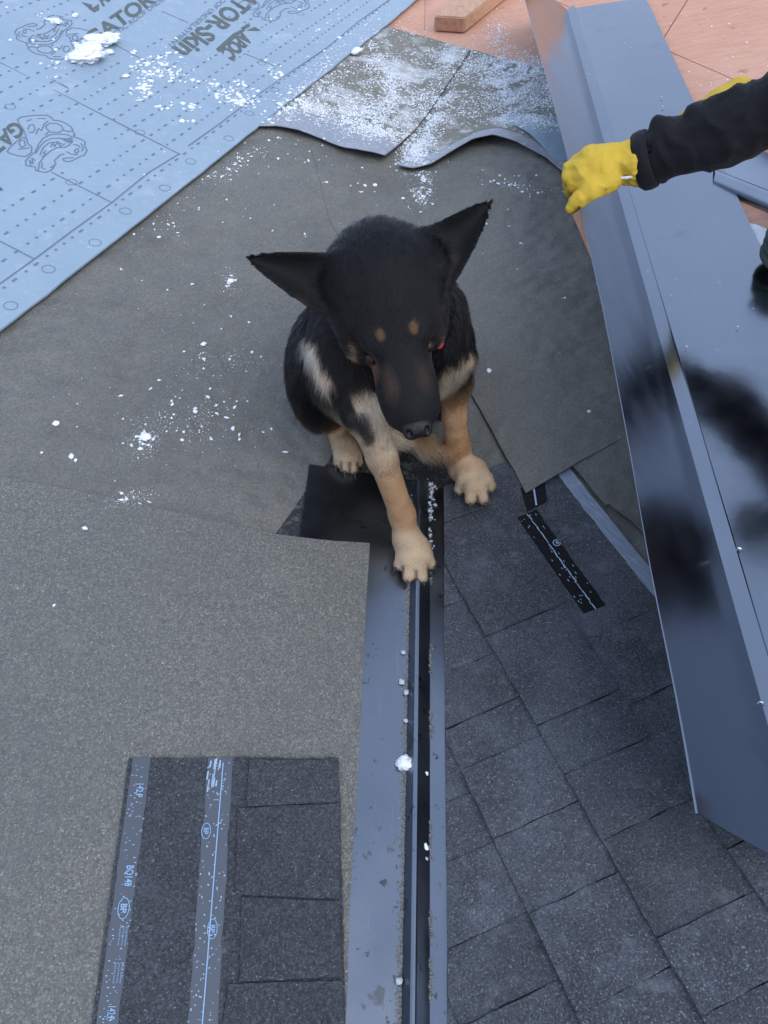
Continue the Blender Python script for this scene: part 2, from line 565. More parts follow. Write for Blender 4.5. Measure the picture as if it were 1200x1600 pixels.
flap('left of two snowy felt flaps behind the dog, tucked under the blue sheet',
     [(405, 206), (432, 208), (470, 217), (505, 228), (540, 244), (570, 253), (602, 258)],
     [(500, 30), (560, 40), (607, 45), (660, 60), (735, 82)],
     lambda u: .008 + .014 * math.sin(u * 5.2 + .3) ** 2 * (0.3 + .7 * u) + .006 * u, 15, .010)
flap('right of two snowy felt flaps behind the dog, its pale edge arching up',
     [(622, 268), (645, 273), (672, 268), (700, 254), (735, 238), (768, 232), (805, 240), (850, 258), (885, 285), (925, 330)],
     [(738, 83), (800, 100), (870, 118), (960, 150)],
     lambda u: .008 + .022 * math.exp(-((u - .42) / .22) ** 2), 13, .012)

bl2 = tag(empty('membrane_offcut', on(840, 220)), 'pale blue underlayment offcut with snow between felt flap and panel', 'underlayment')
sheet('membrane_surface', plan([(766, 187), (872, 194), (905, 260), (925, 345), (905, 300), (896, 290), (880, 270), (850, 248), (815, 220), (785, 200)]),
      lambda x, y: .018 + .003 * math.sin(x * 24) + .018 * max(0, 1 - math.hypot(x - on(800, 235)[0], y - on(800, 235)[1]) / .2), M['blue_sheet'], bl2, cell=.03, jitter=.001)

po = tag(empty('plywood_offcut', on(920, 370)), 'small bare plywood piece beneath the hand at the left edge of the panel', 'wood offcut')
sheet('board', plan([(893, 318), (925, 296), (950, 408), (931, 406)], .03), .030, M['plywood'], po, cell=.1, thick=.018)
# ------------------------------------------------------------------ blue underlayment with its print
def pd(a, b):
    return np.array(b) - np.array(a)
HB = .0185
far = on(-420, -260)[:2]
blue = [on(-170, 655)[:2], on(0, 531)[:2], on(100, 450)[:2], on(300, 291)[:2], on(480, 146)[:2], on(660, 0)[:2], on(800, -112)[:2], (on(800, -112)[:2] + np.array([-2.6, .85])), on(-170, 655)[:2] + np.array([-2.0, .72])]
bs = tag(empty('underlayment_sheet', on(200, 200)), 'wide pale blue synthetic underlayment sheet printed with dark lettering and dotted lines', 'underlayment')
sheet('sheet_surface', blue, HB, M['blue_sheet'], bs, cell=.07, thick=.004, jitter=.0012, edge_sub=.05)
HP = HB + .0009
pn = np.array([-de[1], de[0]])
if pn[0] > 0: pn = -pn          # from the edge into the sheet
T0 = de @ (np.array(on(0, 530)[:2]) - pe)


def bpt(t, s):
    """t along the edge (0 at the photo's left border), s metres in from the edge"""
    return pe + de * t + pn * s


polys = []
cs = -(np.array(on(250, 239)[:2]) - pe) @ pn, 0
# dotted rows, broken where a cross line runs
q0 = np.array(on(250, 239)[:2]); q9 = np.array(on(37, 134)[:2])
s0 = (q0 - pe) @ pn; s9 = (q9 - pe) @ pn
pitch = (s9 - s0) / 8.0
rows = [s0 + pitch * (k - .2) for k in range(-1, 34)]
block = [((np.array(on(x, y)[:2]) - pe) @ de, (np.array(on(x, y)[:2]) - pe) @ pn, r) for x, y, r in
         [(80, 235, .14), (30, 215, .1), (0, 250, .12), (85, 72, .16), (215, 35, .17), (160, 80, .12), (255, 0, .14), (330, 55, .13), (300, 80, .09), (380, 10, .15), (365, 70, .09), (430, 20, .13), (285, 95, .06), (160, 25, .09), (3, 300, .06)]]
for s in rows:
    t = -.5
    while t < 4.2:
        w = .014 if rng.random() < .5 else .007
        if not any(math.hypot(t - a, s - b) < r for a, b, r in block):
            c = bpt(t, s)
            polys.append([c - pn * .0026, c + de * w - pn * .0026, c + de * w + pn * .0026, c + pn * .0026])
        t += .030 + (.012 if w > .01 else 0)
stuffed(flat_mesh('printed_dashes', polys, HP, M['print_thin'], bs))
polys = []
for px in ([(0, 107), (283, 251)], [(85, 280), (178, 327)], [(0, 386), (57, 415)], [(385, 94), (430, 112)], [(172, 75), (236, 110)], [(255, 28), (296, 46)]):
    polys += stroke(plan(px), .003)
lap = [(-60, 500), (0, 459), (58, 416), (118, 370), (178, 327), (235, 280), (283, 250)]
lap2 = [(296, 238), (345, 203), (395, 165), (450, 125), (512, 82), (560, 42), (620, 0), (700, -60)]
for l in (lap, lap2):
    polys += stroke(plan(l), .0036)
stuffed(flat_mesh('printed_lines', polys, HP, M['print_thin'], bs))
polys = []
for cx, cy in [(22, 489), (80, 431), (152, 389), (199, 340), (260, 304), (300, 262), (359, 226), (391, 187), (430, 150), (505, 108), (115, 295), (221, 217), (20, 178), (410, 108), (470, 30)]:
    c = np.array(on(cx, cy)[:2])
    polys += stroke([c + .0135 * np.array([math.cos(a), math.sin(a)]) for a in np.linspace(0, 2 * math.pi, 17)], .0013)
stuffed(flat_mesh('printed_circles', polys, HP, M['print_thin'], bs))


def tx(s, a, b, c, m='print', bold=.012, space=1.0):
    p = plan([a, b, c])
    return text_obj('printed_lettering', s, p[0], p[1], p[2], HP, M[m], bs, bold, space)


tx('GATOR-Skin', (398, -20), (273, 87), (421, -6), bold=.03)
tx('GATOR-Skin', (147, 86), (292, -21), (131, 68), bold=.03)
tx('GATOR-Skin', (28, 199), (-110, 305), (45, 216), bold=.03)
tx('SYNTHETIC ROOF UNDERLAYMENT', (392, -34), (263, 82), (398, -30), 'print_thin', 0)
tx('SYNTHETIC ROOF UNDERLAYMENT', (150, 93), (300, -20), (145, 87), 'print_thin', 0)
tx('APOC', (378, 57), (345, 90), (396, 71), bold=.05)
tx('APOC', (163, 20), (196, -10), (147, 3), bold=.05)
tx('020171', (112, 151), (87, 139), (109, 147), bold=.01)
polys = [plan([(377, 53), (390, 45), (392, 50), (383, 56)]), plan([(386, 57), (399, 51), (409, 57)]),
         plan([(339, 87), (344, 92), (372, 66), (384, 57), (380, 55), (366, 62)]),
         plan([(130, 14), (146, 18), (141, 24), (150, 30)]), plan([(146, 24), (157, 17), (158, 26), (150, 30)]),
         plan([(-8, 291), (10, 308), (-8, 312)])]
polys = [p for p in polys]
stuffed(flat_mesh('printed_logo', polys, HP, M['print'], bs))

# line drawn emblem printed on the sheet (traced in quarter pixels of the photograph)
EMB = [
    [(125, 790), (150, 775), (200, 768), (255, 763), (312, 765), (335, 778), (350, 795), (385, 798), (420, 810), (450, 830), (465, 845), (472, 870), (482, 885), (470, 893)],
    [(125, 790), (135, 815), (160, 850), (175, 880), (182, 915)],
    [(470, 893), (500, 905), (520, 912), (545, 928), (543, 950), (557, 985), (540, 1010), (505, 1025), (470, 1045), (440, 1052), (415, 1048), (408, 1035), (430, 1030), (470, 1028)],
    [(415, 1005), (390, 1010), (375, 1025), (355, 1045), (362, 1065), (345, 1095), (328, 1110), (300, 1120), (262, 1113), (240, 1108), (236, 1085), (180, 1078), (175, 1050), (200, 1020), (235, 990), (255, 945), (285, 905), (330, 883), (390, 880), (440, 885), (463, 900), (465, 930), (445, 950), (420, 962), (370, 965), (330, 985), (290, 1020), (262, 1060), (255, 1105)],
    [(240, 1000), (262, 960), (295, 925), (335, 908), (385, 905), (430, 915)],
    [(265, 1010), (285, 965), (320, 935), (360, 930), (400, 940)],
    [(330, 960), (345, 935), (355, 960), (375, 925), (390, 958), (420, 940)],
    [(235, 1045), (215, 1030), (222, 1065), (200, 1045), (208, 1078)], [(300, 985), (285, 1000), (305, 1003), (280, 1022)],
    [(60, 990), (90, 1005), (130, 1015), (175, 1020), (205, 1000), (215, 985)], [(60, 990), (80, 960), (110, 935), (140, 910), (165, 900), (185, 915), (190, 940), (215, 960), (212, 990)],
    [(190, 850), (200, 825), (225, 822), (235, 850), (220, 870), (195, 868)], [(240, 880), (255, 845), (275, 860), (290, 820), (315, 800)],
    [(300, 830), (330, 812), (370, 815), (400, 830), (410, 855), (380, 870), (330, 868), (308, 850), (300, 830)], [(410, 855), (440, 865), (465, 860)], [(315, 868), (300, 885)],
    [(135, 940), (145, 915), (168, 920), (175, 950), (150, 965), (135, 940)], [(185, 800), (210, 790)], [(250, 785), (300, 785)], [(130, 975), (170, 970), (200, 965)],
    [(485, 975), (500, 972), (505, 990), (490, 1000), (480, 990), (485, 975)], [(475, 945), (500, 950), (515, 965)], [(520, 940), (535, 965), (525, 985)], [(430, 990), (460, 1005), (500, 1010)],
    [(330, 1090), (355, 1075)], [(280, 1060), (275, 1090), (300, 1100)]]


def emblem(f):
    polys = []
    for l in EMB:
        polys += stroke([on(*f(x / 4, y / 4))[:2] for x, y in l], .0030)
    fill = [(390, 905), (425, 907), (462, 903), (463, 928), (440, 935), (415, 920)]
    polys.append([on(*f(x / 4, y / 4))[:2] for x, y in fill])
    flat_mesh('printed_emblem', polys, HP, M['print_thin'], bs)


emblem(lambda x, y: (x, y))
emblem(lambda x, y: (430 + (x - 80) * .92, 10 + (y - 235) * .70))
emblem(lambda x, y: (85 - (x - 77) * .93, 70 - (y - 235) * .78))

# ------------------------------------------------------------------ lumber on the plywood
lb = tag(empty('wooden_board', on(720, 30)), 'thick offcut of framing lumber lying on the plywood at the top of the photo', 'board')
A0 = np.array(on(677, 50, 0)); B0 = np.array(on(706, 69, 0))
ax = np.array(on(770, 17, 0)) - B0
ax = ax / np.linalg.norm(ax)
wv = (B0 - A0); wv = wv - (wv @ ax) * ax
Ln, hh = 1.5, .052
def lum(P):
    return P
bm = bmesh.new()
vs = []
for t in (0, Ln):
    for a, b in ((0, 0), (1, 0), (1, 1), (0, 1)):
        p = A0 + wv * a + ax * t + np.array([0, 0, .004 + b * hh])
        vs.append(bm.verts.new(p))
fs = [(0, 1, 2, 3), (7, 6, 5, 4), (0, 4, 5, 1), (1, 5, 6, 2), (2, 6, 7, 3), (3, 7, 4, 0)]
faces = [bm.faces.new([vs[i] for i in f]) for f in fs]
bmesh.ops.recalc_face_normals(bm, faces=bm.faces[:])
bmesh.ops.bevel(bm, geom=bm.edges[:], offset=.004, segments=2, affect='EDGES')
o = bm_obj('board', bm, M['lumber'], lb)
# end grain face, a hair proud
c = [A0 + wv * a + np.array([0, 0, .004 + b * hh]) - ax * .0012 for a, b in ((.05, .08), (.95, .08), (.95, .92), (.05, .92))]
c2 = [p + ax * .004 for p in c]
mesh_obj('end_grain', c + c2, [(3, 2, 1, 0), (0, 1, 5, 4), (1, 2, 6, 5), (2, 3, 7, 6), (3, 0, 4, 7)], M['lumber_end'], lb)
# ------------------------------------------------------------------ valley flashing in place
vf = tag(empty('valley_flashing', on(655, 1100)), 'dark glossy metal valley strip with a raised centre rib running down from under the paw', 'flashing')
xl = float(on(481, 752)[0]); ytop = float(on(655, 770)[1]); yend = -1.2
HF = .0085


def strip(name, xa, za, xb, zb, y0, y1, m, parent, th=.0012, n=24, skew=0.0):
    V, Fc = [], []
    for k in range(n + 1):
        y = y0 + (y1 - y0) * k / n
        for (x, z) in ((xa, za), (xb, zb)):
            V.append((x, y + (skew if k == 0 and x == xa else 0), z + wr(x, y)))
    Fc = [(2 * k, 2 * k + 1, 2 * k + 3, 2 * k + 2) for k in range(n)]
    o = mesh_obj(name, V, Fc, m, parent)
    s = o.modifiers.new('thickness', 'SOLIDIFY'); s.thickness = th; s.offset = -1
    return o


rx0, rx1, rz = -.015, .021, .027
strip('left_flange', xl, K * abs(xl) + HF, rx0, K * abs(rx0) + HF, ytop + .02, yend, M['flashing'], vf, skew=.0)
strip('right_flange', .10, K * .10 + HF - .003, rx1, K * rx1 + HF, ytop, yend, M['flashing'], vf)
# centre rib: two steep faces and a narrow crest, one folded piece
V, Fc = [], []
n = 40
prof = [(rx0, K * abs(rx0) + HF), (-.0035, rz + .0025), (-.001, rz + .004), (.0015, rz + .0038), (.0035, rz + .001), (rx1, K * rx1 + HF)]
for k in range(n + 1):
    y = ytop + .004 + (yend - ytop) * k / n
    for x, z in prof:
        V.append((x, y, z + wr(x, y)))
c = len(prof)
for k in range(n):
    for j in range(c - 1):
        Fc.append((k * c + j, k * c + j + 1, (k + 1) * c + j + 1, (k + 1) * c + j))
o = mesh_obj('rib', V, Fc, M['flashing'], vf)
s_ = o.modifiers.new('thickness', 'SOLIDIFY'); s_.thickness = .001; s_.offset = -1

# speckled membrane showing beside the flashing's upper end
mb = tag(empty('membrane_patch', on(470, 790)), 'black speckled triangular membrane patch left of the upper end of the valley metal', 'membrane')
sheet('membrane_surface', plan([(426, 846), (523, 708), (700, 700), (720, 800), (620, 790), (478, 770), (470, 870)]), lambda x, y: .0052, M['membrane'], mb, cell=.05, jitter=.001)


# ------------------------------------------------------------------ small irregular lumps (snow, ice, dirt)
def _ico(sub):
    bm = bmesh.new()
    bmesh.ops.create_icosphere(bm, subdivisions=sub, radius=1.0)
    V = np.array([v.co[:] for v in bm.verts]); Fq = np.array([[v.index for v in f.verts] for f in bm.faces])
    bm.free()
    return V, Fq


ICO1 = _ico(1); ICO2 = _ico(2); ICO3 = _ico(3)


def lumps(name, pts, sizes, m, parent=None, flat=.55, base=ICO1, rough=.52):
    """pts (n,3) centres, sizes (n,); each lump is a squashed, dented, randomly turned ball"""
    Vb, Fb = base
    n = len(pts)
    V = np.repeat(Vb[None], n, 0) * (1 + rng.uniform(-rough, rough, (n, len(Vb), 1)))
    V = V * rng.uniform(.45, 1.5, (n, 1, 3))
    a = rng.uniform(0, 2 * math.pi, n)
    ca, sa = np.cos(a)[:, None], np.sin(a)[:, None]
    X = V[:, :, 0] * ca - V[:, :, 1] * sa; Y = V[:, :, 0] * sa + V[:, :, 1] * ca
    V = np.stack([X, Y, V[:, :, 2] * flat], -1) * np.asarray(sizes)[:, None, None] + np.asarray(pts)[:, None, :]
    Fq = (Fb[None] + (np.arange(n) * len(Vb))[:, None, None]).reshape(-1, 3)
    return np_obj(name, V.reshape(-1, 3), Fq, m, parent, smooth=False)


def chunk(name, px, py, h, w, m, label, cat, group=None, flat=.7, sub=3, seed=0, stretch=(1, 1)):
    """one irregular lump with its own crumbly surface"""
    Vb, Fb = _ico(sub)
    r = np.random.default_rng(seed + 100)
    off = r.uniform(0, 50, 3)
    V = []
    for v in Vb:
        q = Vector(v * 1.3 + off)
        d = 1 + .45 * mnoise.noise(q) + .32 * mnoise.noise(q * 2.7) + .22 * mnoise.noise(q * 6) + .12 * mnoise.noise(q * 13)
        V.append(v * d)
    V = np.array(V) * np.array([w * stretch[0], w * stretch[1], w * flat])
    V[:, 2] -= V[:, 2].min() * .55
    b = on(px, py, h)
    b = np.array(roof(b[0], b[1], h))
    o = np_obj(name, V, Fb, m, None, smooth=False)
    o.location = b
    o.rotation_euler = (0, 0, r.uniform(0, 6))
    return tag(o, label, cat, group)


# dirt caked along both feet of the rib
P, Z = [], []
for _ in range(7000):
    y = rng.uniform(-.2, ytop - .12)
    x = rx0 - abs(rng.normal(0, .0045)) + .003
    if rng.random() < .75 + .25 * math.sin(y * 19): P.append(roof(x, y, HF + .0007)); Z.append(rng.uniform(.0008, .0027))
for _ in range(2200):
    y = rng.uniform(-.2, ytop)
    x = rx1 + abs(rng.normal(0, .003)) - .002
    if mnoise.noise((y * 17, 3, 1)) > .05: P.append(roof(x, y, HF + .0006)); Z.append(rng.uniform(.0007, .0025))
for _ in range(420):
    y = rng.uniform(-.2, .75); x = rng.uniform(-.09, rx0)
    P.append(roof(x, y, HF)); Z.append(rng.uniform(.0004, .0011))
tag(lumps('grit', np.array(P), Z, M['grime'], flat=.7), 'grey brown grit caked along both feet of the valley rib', kind='stuff')

IG = 'ice lumps in the valley'
for i, (x, y, w, lab) in enumerate([
    (632, 1194, .0115, 'large white ice lump against the rib in the middle of the valley metal'),
    (664, 1210, .0048, 'small white ice crumb just right of the rib, beside the large lump'),
    (663, 1325, .006, 'upper of two touching ice pebbles right of the rib'),
    (664, 1342, .0048, 'lower of two touching ice pebbles right of the rib'),
    (627, 1066, .005, 'grey ice lump left of the rib, midway between the paw and the large lump'),
    (630, 1020, .0042, 'small ice bit left of the rib, closest to the paw'),
    (635, 1083, .0048, 'ice bit touching the rib just below the grey ice lump'),
    (623, 1534, .0055, 'ice crumb left of the rib near the bottom of the photo'),
    (634, 1127, .004, 'tiny ice crumb left of the rib, just above the large lump')]):
    chunk('ice_lump', x, y, HF + .003, w, M['snow' if i in (0, 1, 2) else 'ice'], lab, 'ice', IG, seed=i, sub=3 if w > .008 else 2)
# crushed ice right of the rib beside the raised paw
P, Z = [], []
for px, py, sx, sy, n in [(672, 800, 3, 22, 34), (668, 835, 4, 14, 22), (642, 790, 3, 8, 14), (676, 770, 4, 8, 14), (672, 870, 4, 8, 10)]:
    for _ in range(n):
        b = on(rng.normal(px, sx), rng.normal(py, sy))
        P.append(roof(b[0], b[1], HF + .002)); Z.append(rng.uniform(.001, .0042))
tag(lumps('crushed_ice', np.array(P), Z, M['ice'], flat=.6), 'crushed grey ice right of the rib under the dog', kind='stuff')

# ------------------------------------------------------------------ shingles on the right plane
UD = np.array([math.cos(math.radians(-66.6)), math.sin(math.radians(-66.6))])
ND = np.array([-UD[1], UD[0]])
def sn(px):
    q = np.array(on(*px)[:2]); return q @ UD, q @ ND
dL = {-1: .092, 0: .2290, 1: .3615, 2: .5025, 3: .645, 4: .786, 5: .927, 6: 1.07}
joints = {k: [] for k in dL}
def J(row, a, b):
    joints[row].append((sn(a)[0] + sn(b)[0]) / 2)
J(0, (726, 1217), (837, 1149)); J(0, (824, 1440), (951, 1364)); J(0, (695, 1049), (770, 1038)); J(0, (700, 1140), (755, 1125)); J(0, (770, 1320), (880, 1262)); J(0, (905, 1590), (1010, 1520))
J(-1, (700, 1252), (728, 1250)); J(-1, (697, 1468), (787, 1464)); J(-1, (750, 1595), (846, 1541)); J(-1, (697, 1350), (740, 1340))
J(1, (721, 933), (785, 896)); J(1, (763, 1005), (855, 957)); J(1, (811, 1082), (912, 1018)); J(1, (881, 1125), (951, 1088)); J(1, (883, 1224), (1006, 1154)); J(1, (960, 1302), (1074, 1259)); J(1, (1030, 1473), (1161, 1394)); J(1, (1087, 1582), (1200, 1539))
J(2, (982, 1112), (1052, 1071)); J(2, (1055, 1210), (1085, 1195)); J(2, (1131, 1330), (1165, 1315)); J(2, (1195, 1440), (1240, 1410))
s_top = sn((745, 746))[0]           # upper end of the laid courses
s_top1 = sn((815, 790))[0]
s_strip = sn((927, 960))[0]         # where course 2 starts
sroof = tag(empty('shingle_roof', on(900, 1200)), 'dark charcoal laminated shingles laid on the right of the valley', None, kind='structure')
x_cut = .0435


def hshift(x):
    return 0


def shingle_patch(s0, s1, d0, d1, hlo, hhi, m, parent, name='shingle', th=.004, cut=True):
    """one shingle piece: lies between courses d0 (butt edge) and d1, from s0 to s1 along the course"""
    nx = max(3, int((s1 - s0) / .016)); ny = 7
    jit = .0011
    bm = bmesh.new()
    grid = []
    for i in range(nx + 1):
        row = []
        for j in range(ny + 1):
            s = s0 + (s1 - s0) * i / nx; d = d0 + (d1 - d0) * j / ny
            if j == 0: d += rng.normal(0, jit * .6)
            if i in (0, nx): s += rng.normal(0, jit * .7)
            q = UD * s + ND * d
            f = j / ny
            row.append(bm.verts.new((q[0], q[1], hlo + (hhi - hlo) * f + rng.normal(0, .00025))))
        grid.append(row)
    for i in range(nx):
        for j in range(ny):
            bm.faces.new((grid[i][j], grid[i + 1][j], grid[i + 1][j + 1], grid[i][j + 1]))
    bm.normal_update()
    if bm.faces and next(iter(bm.faces)).normal.z < 0:
        bmesh.ops.reverse_faces(bm, faces=bm.faces[:])
    if cut:
        bmesh.ops.bisect_plane(bm, geom=bm.verts[:] + bm.edges[:] + bm.faces[:], plane_co=(x_cut + rng.normal(0, .0006), 0, 0), plane_no=(-1, .004, 0), clear_outer=True)
        if not bm.faces:
            bm.free(); return None
    ret = bmesh.ops.extrude_face_region(bm, geom=bm.faces[:])
    nv = {e for e in ret['geom'] if isinstance(e, bmesh.types.BMVert)}
    for v in bm.verts:
        z = v.co.z
        v.co.z = K * abs(v.co.x) + wr(v.co.x, v.co.y) + z - (0 if v in nv else th)
    bmesh.ops.recalc_face_normals(bm, faces=bm.faces[:])
    return bm_obj(name, bm, m, parent)


for row in range(-2, 6):
    d0 = dL.get(row, .092 - .1385); d1 = dL[row + 1]
    js = sorted(joints.get(row, []))
    start = {0: s_top, 1: s_top + .002, 2: s_strip}.get(row, s_top + .05 if row < 2 else s_strip + .1 * row)
    if row <= 0: start = s_top + (.0 if row == 0 else .0)
    js = [j for j in js if j > start + .03]
    s = js[-1] if js else start
    # above and below the pieces that can be read from the photograph
    pre = []
    if js:
        a = js[0]
        while a - start > .16:
            a -= rng.uniform(.10, .15); pre.append(a)
    while s < 1.5:
        s += rng.uniform(.09, .17); js.append(s)
    js = sorted([start] + pre + js)
    for i, (a, b) in enumerate(zip(js[:-1], js[1:])):
        hi = (i % 2 == (1 if row in (0, 2) else 0))
        lift = .0042 if hi else .001
        shingle_patch(a + .0004, b - .0004, d0 + (0 if hi else .0004), d1 + .012, .0180 + lift, .0108 + lift * .6, M['shingle'], sroof, th=.0062)

# the unfinished top course: nail strip, headlap and release tape still bare
sh = tag(empty('top_course_shingle', on(900, 850)), 'topmost laid shingle with its black nail strip and pale tape edge still uncovered', 'shingle')
t0 = s_top1 - .02; t1 = s_strip + .9
sm0 = sn((845, 775))[0]
d_a = dL[2]
stripe = [sn(p) for p in ((808, 817), (836, 801), (942, 950), (911, 969))]
dn0 = (stripe[0][1] + stripe[3][1]) / 2; dn1 = (stripe[1][1] + stripe[2][1]) / 2
ss0 = (stripe[0][0] + stripe[1][0]) / 2; ss1 = (stripe[2][0] + stripe[3][0]) / 2
tp = [sn(p) for p in ((905, 752), (1020, 905), (896, 757), (1015, 912))]
dt1 = (tp[0][1] + tp[1][1]) / 2 - .002
dt0 = dt1 - .026
print('strip', dn0, dn1, ss0, ss1, 'tape', dt0, dt1, 'L2', dL[2])
s_hl = sn((865, 745))[0]
shingle_patch(ss0 - .002, t1, d_a - .012, dn0, .0125, .0122, M['shingle'], sh, 'shingle_surface', th=.003)
shingle_patch(ss0 - .001, t1, dn0 - .001, dn1 + .001, .0112, .0112, M['tar'], sh, 'nail_strip', th=.003)
shingle_patch(ss0 - .015, t1, dn1, dt0, .0127, .0118, M['shingle'], sh, 'headlap', th=.003)
shingle_patch(ss0 - .09, t1, dt0 - .001, dt1, .0124, .0122, M['tape_pale'], sh, 'tape_strip', th=.0025)
shingle_patch(ss0 - .12, ss0 - .015, dn1 + .012, dt0, .0118, .0112, M['shingle'], sh, 'headlap', th=.003)
polys = []
mid = (dn0 + dn1) / 2 + .001
k = ss0 + .004
while k < ss1 + .02:
    w = rng.uniform(.004, .016)
    a = UD * k + ND * (mid + rng.normal(0, .0007)); b = UD * (k + w) + ND * (mid + rng.normal(0, .0007))
    polys += stroke([a, b], rng.uniform(.0010, .0022)); k += w + rng.uniform(0, .003)
for _ in range(36):
    q = UD * rng.uniform(ss0, ss1) + ND * rng.uniform(dn0 + .003, dn1 - .003)
    polys += stroke([q, q + UD * rng.uniform(.001, .004)], .0012)
c = UD * (ss0 + (ss1 - ss0) * .36) + ND * (mid + .013)
polys += stroke([c + UD * .007 * math.cos(a) + ND * .006 * math.sin(a) for a in np.linspace(0, 6.283, 15)], .0016)
polys += stroke([c - UD * .003, c + UD * .003], .002) + stroke([c - UD * .003 + ND * .003, c + UD * .003 + ND * .003], .0012)
stuffed(flat_mesh('nail_line', polys, .0126, M['ink_white'], sh))
shingle_patch(s_top, ss0 - .001, dL[2] - .004, dn1 + .03, .0128, .0118, M['shingle'], sh, 'shingle_surface', th=.003)
# a second short bit of nail strip peeping out above it
ns = tag(empty('shingle_remnant', on(838, 785)), 'short black strip of shingle peeping from under the felt corner', 'shingle')
sheet('tar_strip', plan([(818, 790), (812, 770), (848, 752), (853, 790), (822, 806)]), .0146, M['tar'], ns, cell=.05)
flat_mesh('nail_line', stroke(plan([(832, 770), (836, 797)]), .003), .0156, M['ink_white'], ns)

# ------------------------------------------------------------------ loose shingle on the felt, lower left
ls = tag(empty('loose_shingle', on(340, 1400)), 'loose dark laminated shingle lying lengthwise on the felt at lower left, with pale tape strips', 'shingle')
HL = .0195
def lpx(fr, y):
    """across the shingle: fr 0 at its left edge, 1 at its right edge, at photo row y"""
    l = 207 + (150 - 207) * (y - 1190) / 410.0; r = 530 + (541 - 530) * (y - 1190) / 410.0
    return (l + (r - l) * fr, y)
def lstrip(name, f0, f1, m, h, y0=1192, y1=1800, th=.003, jit=.0005):
    n = 12
    pa = [lpx(f0, y0 + (y1 - y0) * i / n) for i in range(n + 1)]; pb = [lpx(f1, y0 + (y1 - y0) * i / n) for i in range(n + 1)]
    return sheet(name, plan(pa + pb[::-1]), h, m, ls, cell=.05, thick=th, jitter=jit, edge_sub=.012)
F1 = .018; F2 = .108; F3 = .375; F4 = .50
lstrip('granule_edge', 0, F1 + .004, M['shingle_dark'], HL - .001)
lstrip('tape_strip', F1, F2, M['tape'], HL - .0002)
lstrip('headlap', F2 - .002, F3 + .002, M['shingle_dark'], HL + .0006, jit=.0009)
lstrip('nail_strip', F3, F4, M['tape'], HL - .0002)
lstrip('exposed_face', F4 - .002, 1.0, M['shingle_dark'], HL + .0006, jit=.0009)
def tab(pts):
    sheet('tab', plan(pts), HL + .0042, M['shingle_dark'], ls, cell=.04, thick=.0035, jitter=.0006, edge_sub=.012)
tab([(393, 1196), (529, 1198), (531, 1260), (389, 1268)])
tab([(375, 1271), (531, 1264), (532, 1411), (384, 1404), (372, 1402)])
tab([(382, 1408), (532, 1415), (535, 1531), (378, 1537)])
tab([(362, 1542), (535, 1536), (546, 1700), (340, 1700)])
HI = HL + .0008
def lp(fr, y): return np.array(on(*lpx(fr, y))[:2])
polys = stroke([lp(.452 + .0, 1200), lp(.447, 1300), lp(.443, 1400), lp(.44, 1500), lp(.437, 1600), lp(.43, 1750)], .0016)
polys_t = []
for _ in range(230):
    y = rng.uniform(1195, 1600); f = rng.uniform(F3 + .008, F4 - .008)
    if rng.random() < .55 or y < 1250:
        a = lp(f, y); d = rng.normal(0, 1, 2); d /= np.linalg.norm(d)
        polys_t += stroke([a, a + d * rng.uniform(.0006, .0022)], rng.uniform(.0006, .0017))
for _ in range(14):
    y = rng.uniform(1192, 1230); f = rng.uniform(F3 + .006, F3 + .07)
    polys_t += stroke([lp(f, y), lp(f - .003, y + rng.uniform(4, 18))], .0022)
for _ in range(120):
    y = rng.uniform(1195, 1600); f = rng.uniform(F1 + .008, F2 - .006)
    a = lp(f, y)
    polys_t += stroke([a, a + np.array([rng.uniform(.0006, .002), 0])], rng.uniform(.0006, .0014))
stuffed(flat_mesh('sealant_flecks', polys_t, HI, M['ink_white'], ls))
def oval(fr, y, w, hgt):
    c = lp(fr, y); U = lp(fr + .01, y) - c; U /= np.linalg.norm(U); W = lp(fr, y + 10) - c; W /= np.linalg.norm(W)
    return stroke([c + U * w * math.cos(a) + W * hgt * math.sin(a) for a in np.linspace(0, 6.2832, 19)], .0011)
polys += oval(.068, 1424, .0068, .0125) + oval(.395, 1305, .006, .0105) + oval(.452, 1456, .006, .0115)
stuffed(flat_mesh('printed_lines', polys, HI, M['ink'], ls))
def ltx(s, f_top, f_base, y0, y1, m='ink', bold=.0):
    text_obj('printed_lettering', s, lp(f_base, y0), lp(f_base, y1), lp(f_top, y0), HI, M[m], ls, bold)
ltx('142.P', .088, .058, 1232, 1253, bold=.02)
ltx('BQ140', .090, .058, 1358, 1390, bold=.02)
ltx('BP', .081, .055, 1417, 1431, bold=.03)
ltx('BP', .406, .384, 1300, 1310, bold=.02)
ltx('BP', .463, .441, 1450, 1462, bold=.02)
for f, s in ((.098, 'Shingle Bardeaux'), (.085, 'Limited warranty'), (.070, 'Asphalte laminé')):
    ltx(s, f, f - .008, 1452, 1482); ltx(s, f, f - .008, 1508, 1540)
ltx('142.P', .088, .058, 1575, 1596, bold=.02)
